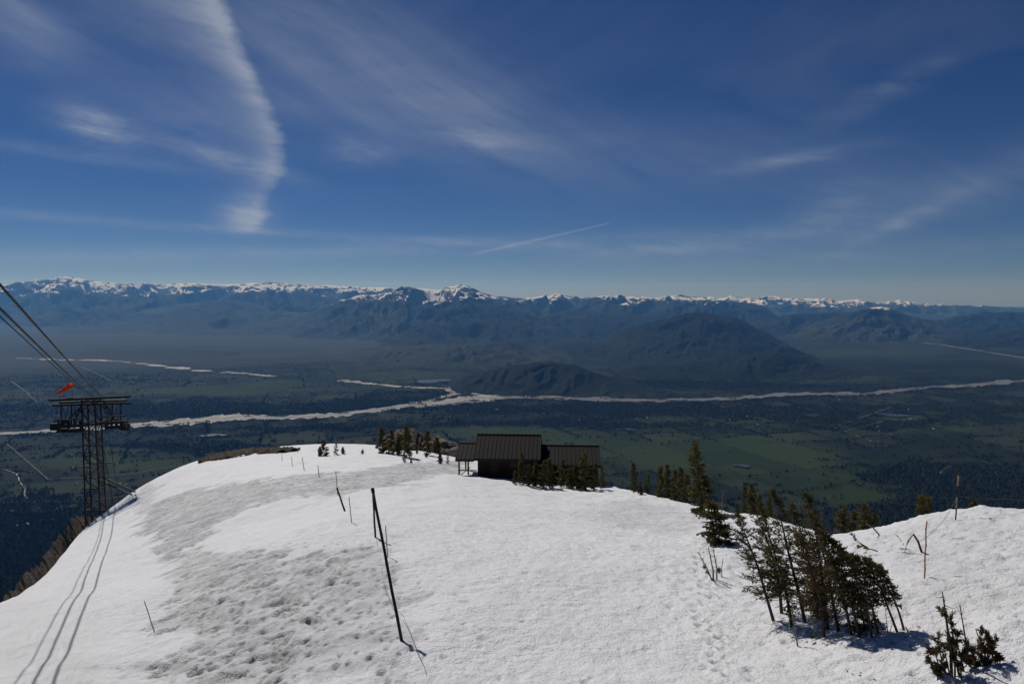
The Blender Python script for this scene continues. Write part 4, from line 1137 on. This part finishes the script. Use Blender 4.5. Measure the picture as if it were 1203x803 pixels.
for a in (('dense fir at the left end of the rocks', 449, 503, 532, None, 0, .4, 1.15), ('fir second from the left before the rocks', 460, 505, 533.5, None, 2, 1.4, 1.1),
          ('tall fir in the middle of the rocks', 478, 501, 537, None, 0, 2.4, 1.0), ('low fir tucked left of the middle rock fir', 469, 513, 534, None, 4, 3.1, .7),
          ('narrow dark fir right of the rocks’ middle', 502, 506, 535, None, 1, 3.3, 1.1), ('rounded fir at the right end of the rocks', 513, 514, 531, None, 4, 4.4, .8),
          ('tiny fir below the middle rock fir', 475, 530, 542.5, None, 1, 5.2, 1.3), ('low bushy fir right of the rocks near the porch', 517, 532, 545, None, 4, .2, .7),
          ('small upright twin of the bushy fir near the porch', 526, 533.5, 545, None, 3, 1.2, 1.0), ('stump-like tiny fir on the snow below the rocks', 483, 539, 545, None, 4, 2.2, .8),
          ('speck of a fir just left of the narrow dark fir', 490, 526, 533.5, None, 4, 3.1, .6), ('speck of a fir at the foot of the narrow dark fir', 501, 531, 537, None, 4, 4.1, .8),
          ('largest shrubby fir on the left crest of the dome', 381, 517, 535.5, None, 0, .9, 1.3), ('short bushy fir left of the largest dome fir', 376, 525, 536, None, 4, 2.9, .8),
          ('pale small fir right of the largest dome fir', 395, 520, 534, None, 3, 1.9, 1.1), ('low spreading fir third on the dome crest', 403, 525, 533, None, 4, 3.0, .9), ('tiny fir on bare snow between dome firs and rocks', 426, 527.5, 532.8, None, 4, 4.0, .9)):
    far_tree(*a, group=G2)
G3 = 'firs along the crest right of the cabin'
for a in (('slim dark fir standing alone right of the cabin', 744, 544, 577.5, None, 1, .5, .9), ('small stunted fir beside the slim lone fir', 752, 568, 580, None, 4, 1.5, .8),
          ('small pale fir left of the crest clump', 760, 556, None, 61, 3, 2.5, .9), ('leftmost fir of the crest clump', 774, 548, None, 58, 2, 3.5, .8), ('second fir of the crest clump', 782, 547, None, 57, 0, .3, .75),
          ('third fir of the crest clump', 790, 552, None, 56, 2, 1.1, .8), ('fourth fir of the crest clump', 797, 549, None, 55, 1, 2.1, 1.0), ('rightmost low fir of the crest clump', 804, 558, None, 54, 0, 3.1, .9),
          ('low fir behind the crest right of the tall pointed one', 872, 571, None, 47, 1, .6, .8), ('second low fir behind the crest', 880, 569, None, 46, 0, 1.6, .9), ('wide olive fir behind the crest', 889, 580, None, 45, 2, 2.6, .9),
          ('half-hidden fir behind the crest left of the big clump', 900, 584, None, 44, 0, 3.6, 1.0), ('half-hidden fir top left of the pale stick', 985, 596, None, 42, 0, 4.6, 1.1), ('dark fir top just below the right crest', 1000, 600, None, 42, 2, 5.6, 1.0),
          ('third dark fir top below the right crest', 1012, 592, None, 41, 1, .9, 1.2), ('fourth dark fir top below the right crest', 1024, 603, None, 41, 0, 1.9, 1.0), ('olive fir top peeping over the right crest', 1078, 582, None, 41, 2, 2.9, .9),
          ('second olive fir top peeping over the right crest', 1088, 585, None, 41, 3, 2.2, .9), ('dim fir top left of the banded pole', 1137, 588, None, 42, 0, 3.9, 1.0)):
    far_tree(*a, group=G3)

# tall pointed fir on the crest and the sprawling one before it
b = Vector(on(822, 45)); t_ = Vector(at(815, 520, 45)); h = t_.z - b.z
place('fir_tree', 'tall pointed fir rising above the crest right of the cabin', make(7, 'needles_gold', H=h, Rad=1.15, lean=(t_.x - b.x, 0), bare=.05, nb=110, spray=.17, dens=1.15, gaps=.15), b)
b = Vector(hit(846, 640)); t_ = Vector(at(832, 590, b.y)); h = t_.z - b.z
place('fir_tree', 'short dark fir with a branch reaching left, below the tall pointed fir', make(8, 'needles', H=h, Rad=1.0, lean=(t_.x - b.x, 0), bare=.0, nb=95, spray=.13, dens=1.3, droop=.55, gaps=.05), b)
b = Vector(hit(838, 612)); t_ = Vector(at(808, 606, b.y)); 
tr, V, Fc = conifer(9, H=1.35, Rad=.42, nb=40, spray=.13, dens=1.2, bare=.1, droop=.4)
Mr = np.array(Matrix.Rotation(R(-72), 3, 'Y')); o = place('fir_branch', 'low fir bough stretched left over the snow below the tall pointed fir', (('trunk', tr.data('trunk', M['bark'], True)), ('crown', mesh('crown', V, Fc, M['needles']))), b + Vector((0, 0, .35)), cat='branch')
o.rotation_euler = (0, R(-76), 0)

# wind-bent clump in the right foreground
CL = 'wind-bent firs of the foreground clump'
clump = [ # label, base px, top px, depth shift at the top, radius, bare trunk share, material
    ('leftmost fir of the clump, its leafy top bent left over the snow', (908, 727), (866, 600), .2, .62, .34, 'needles'),
    ('slender fir just behind the clump’s leftmost one', (918, 718), (880, 582), .6, .55, .22, 'needles'),
    ('bushy fir second from the left in the clump', (930, 735), (893, 598), .2, .66, .25, 'needles_gold'),
    ('tall dark fir with the clump’s highest left top', (945, 728), (908, 577), .5, .62, .16, 'needles'),
    ('pointed fir in the middle back of the clump', (960, 722), (928, 592), .9, .62, .12, 'needles_gold'),
    ('tallest fir in the centre of the clump', (972, 738), (948, 580), .4, .66, .16, 'needles'),
    ('fir with brownish needles right of the tallest one', (985, 742), (956, 604), .2, .64, .22, 'needles_brown'),
    ('dense brown-tinged fir at the front of the clump', (968, 750), (937, 628), -.2, .55, .30, 'needles_brown'),
    ('fir right of centre with a bare lower trunk', (1000, 750), (966, 624), .1, .58, .34, 'needles'),
    ('fir with twin-looking dark trunk right of centre', (1010, 751), (980, 636), .2, .52, .36, 'needles_brown'),
    ('thin bare-stemmed fir fourth from the clump’s right edge', (1024, 751), (990, 650), .1, .46, .42, 'needles'),
    ('thin crooked fir third from the clump’s right edge', (1032, 746), (1004, 652), .3, .40, .42, 'needles_brown'),
    ('very thin fir second from the clump’s right edge', (1054, 742), (1018, 656), .1, .34, .45, 'needles'),
    ('squat dark fir behind the bare trunks right of centre', (1016, 742), (1000, 684), 1.0, .55, .0, 'needles'),
    ('rightmost and thinnest fir of the clump', (1062, 740), (1030, 664), .2, .28, .45, 'needles_brown')]
for i, (lb, bp, tp, dd, rad, bare, mt) in enumerate(clump):
    b = Vector(hit(*bp)); t_ = Vector(at(*tp, b.y + dd)); h = t_.z - b.z
    place('fir_tree', lb, make(30 + i, mt, H=h, Rad=rad * 1.08, lean=(t_.x - b.x, t_.y - b.y), bare=bare * (.55 if i < 8 else .85), flag=(-.95, .2, .30), nb=int(76 + 40 * rad / .6), sw=.17, spray=.085, dens=1.75, droop=.18, curve=(.15, .75, .4)[i % 3], gaps=.8), b, group=CL)

def snag(label, bp, stems, name='dead_shrub', fol=None, seed=0):
    """bare stems from one foot, with twigs and perhaps a few needle tufts"""
    b = Vector(hit(*bp)); root = empty(name, b); tag(root, label, 'shrub'); rg = np.random.default_rng(seed)
    S, Dv = [], []
    for (fx, fy, tx, ty, r, leafy) in stems:
        f = Vector(hit(fx, fy)) - b; t_ = Vector(at(tx, ty, b.y + f.y * .5)) - b
        L = (t_ - f).length; bend = Vector(rg.normal(size=3) * .05 * L)
        pts = [f - (t_ - f) * .12, f, f.lerp(t_, .35) + bend, f.lerp(t_, .7) + bend * .5, t_]
        m = MB(); m.tube(pts, [r, r, r * .8, r * .6, r * .3], 6)
        for k in range(int(4 + L * 7)):
            u = rg.uniform(.2, 1); p = f.lerp(t_, u) + bend * (1 - abs(u - .4)) ; d = (t_ - f).normalized() * .5 + Vector(rg.normal(size=3) * .6); d.normalize()
            l = L * .16 * rg.uniform(.4, 1.2); m.tube([p, p + d * l * .6, p + d * l + Vector((0, 0, .02))], [r * .3, r * .2, r * .08], 3, False)
            if rg.random() < leafy:
                for j in range(int(60 * leafy + 10)):
                    S.append(np.array(p + d * l * rg.uniform(.1, 1.1)) + rg.normal(size=3) * .018); q = np.array(d) * .7 + rg.normal(size=3) * .55; Dv.append(q / np.linalg.norm(q))
        m.build('stem', M['old_wood' if leafy < .05 else 'bark'], root, True)
    if S:
        S, Dv = np.array(S), np.array(Dv); n = len(S); w = np.cross(Dv, rg.normal(size=(n, 3))); w /= np.linalg.norm(w, axis=1)[:, None]
        Ls = .075 * rg.uniform(.6, 1.3, n)[:, None]
        V = np.stack((S - Dv * Ls * .2, S + Dv * Ls * .35 + w * Ls * .17, S + Dv * Ls, S + Dv * Ls * .35 - w * Ls * .17), 1).reshape(-1, 3)
        link('needles', mesh('needles', V, np.arange(4 * n).reshape(-1, 4), M[fol or 'needles']), root)
    return root
snag('dead shrub of bare upright stems left of the clump', (838, 680), [(836, 680, 820, 648, .03, 0), (838, 680, 832, 642, .035, 0), (842, 680, 837, 640, .03, 0), (848, 676, 850, 655, .018, 0), (834, 676, 826, 662, .02, .25), (846, 674, 846, 664, .015, .3)], seed=1)
snag('spiky half-bare young fir at the bottom right corner', (1125, 800), [(1118, 798, 1107, 694, .032, .55), (1128, 800, 1116, 720, .024, .6), (1122, 800, 1126, 742, .02, .7), (1110, 803, 1098, 765, .02, .8), (1130, 803, 1136, 760, .018, .7), (1140, 790, 1128, 712, .022, .12), (1112, 800, 1102, 752, .02, .6), (1134, 796, 1120, 735, .018, .05), (1105, 803, 1090, 770, .02, .7), (1120, 803, 1109, 758, .018, .3)], 'young_fir', 'needles_brown', 2)
snag('low dark bushy fir right of the spiky one in the bottom corner', (1158, 790), [(1150, 790, 1146, 738, .026, .8), (1160, 790, 1160, 742, .024, .9), (1168, 788, 1170, 752, .022, .8), (1156, 792, 1140, 756, .02, .9), (1164, 792, 1174, 768, .02, .9), (1150, 793, 1134, 774, .018, .9), (1160, 793, 1152, 760, .018, .9)], 'young_fir', 'needles_brown', 3)
snag('pale dead sapling leaning at the front left of the clump', (937, 757), [(937, 757, 930, 705, .022, 0), (934, 715, 905, 698, .009, 0), (957, 750, 948, 705, .016, 0)], seed=4)
snag('thin dead bush with bent bare twigs at the clump’s right front', (1044, 748), [(1044, 748, 1040, 715, .012, 0), (1046, 746, 1053, 722, .009, 0), (1040, 744, 1030, 724, .009, .1)], seed=5)
snag('fallen dry fir branch lying on the snow right of the clump', (1016, 640), [(1028, 646, 1004, 634, .022, .12), (1018, 642, 1001, 628, .016, .35), (1014, 640, 1003, 643, .012, .5)], 'dead_branch', 'needles_brown', 6)
snag('bare grey snag behind the crest between tall fir and clump', (848, 612), [(848, 612, 849, 577, .03, 0), (851, 612, 855, 585, .02, .2)], seed=7)
snag('pale bare twigs curving up out of the clump’s top right', (952, 700), [(956, 700, 939, 588, .012, 0), (962, 704, 966, 600, .010, 0)], seed=8)

def litter():
    """fallen twigs and needle sprigs on the snow in front of the clump"""
    rg = np.random.default_rng(9); V, Fc = [], []
    for cx, cy_, sx, sy, k in ((1035, 790, 26, 9, 90), (1000, 775, 22, 9, 30), (975, 752, 40, 5, 120), (845, 645, 14, 4, 50), (1120, 800, 18, 5, 60), (1065, 745, 12, 5, 30), (1062, 646, 5, 1.5, 25)):
        for _ in range(k):
            p = hit(cx + rg.normal() * sx * .6, min(802, cy_ + rg.normal() * sy * .6)); a = rg.random() * 6.28; l = rg.uniform(.03, .09)
            d = np.array((math.cos(a), math.sin(a), .25)) * l; w = np.array((-d[1], d[0], .1 * l)) * .35; p = p + np.array((0, 0, .035)); b_ = len(V)
            V += [p - d, p + w, p + d, p - w]; Fc.append((b_, b_ + 1, b_ + 2, b_ + 3))
    o = link('needle_litter', mesh('needle_litter', V, Fc, M['needles']), kind='stuff'); tag(o, 'scattered green needle sprigs and twigs lying on the snow by the firs', 'litter')
litter()

# ------------------------------------------------------------------ haze: the air over the valley
def haze():
    b = MB(); x0, x1, y0, y1, z0, z1 = -76000., 76000., -3000., 78000., ZV - 40, 1150.
    b.box(((x0 + x1) / 2, (y0 + y1) / 2, (z0 + z1) / 2), (x1 - x0, y1 - y0, z1 - z0))
    m = bpy.data.materials.new('haze'); m.use_nodes = True; t = m.node_tree; t.nodes.clear()
    v = t.nodes.new('ShaderNodeVolumePrincipled'); v.inputs['Color'].default_value = HAZE_COL
    v.inputs['Density'].default_value = HAZE_DENS; v.inputs['Anisotropy'].default_value = 0.3; v.inputs['Absorption Color'].default_value = (1, 1, 1, 1)
    o = t.nodes.new('ShaderNodeOutputMaterial'); t.links.new(v.outputs[0], o.inputs['Volume'])
    ob = b.build('haze', m, kind='stuff')
    tag(ob, 'thin blue haze filling the air over the valley', 'haze')
HAZE_COL = (.15, .43, 1.0, 1.0)
HAZE_DENS = 1.85e-5
haze()
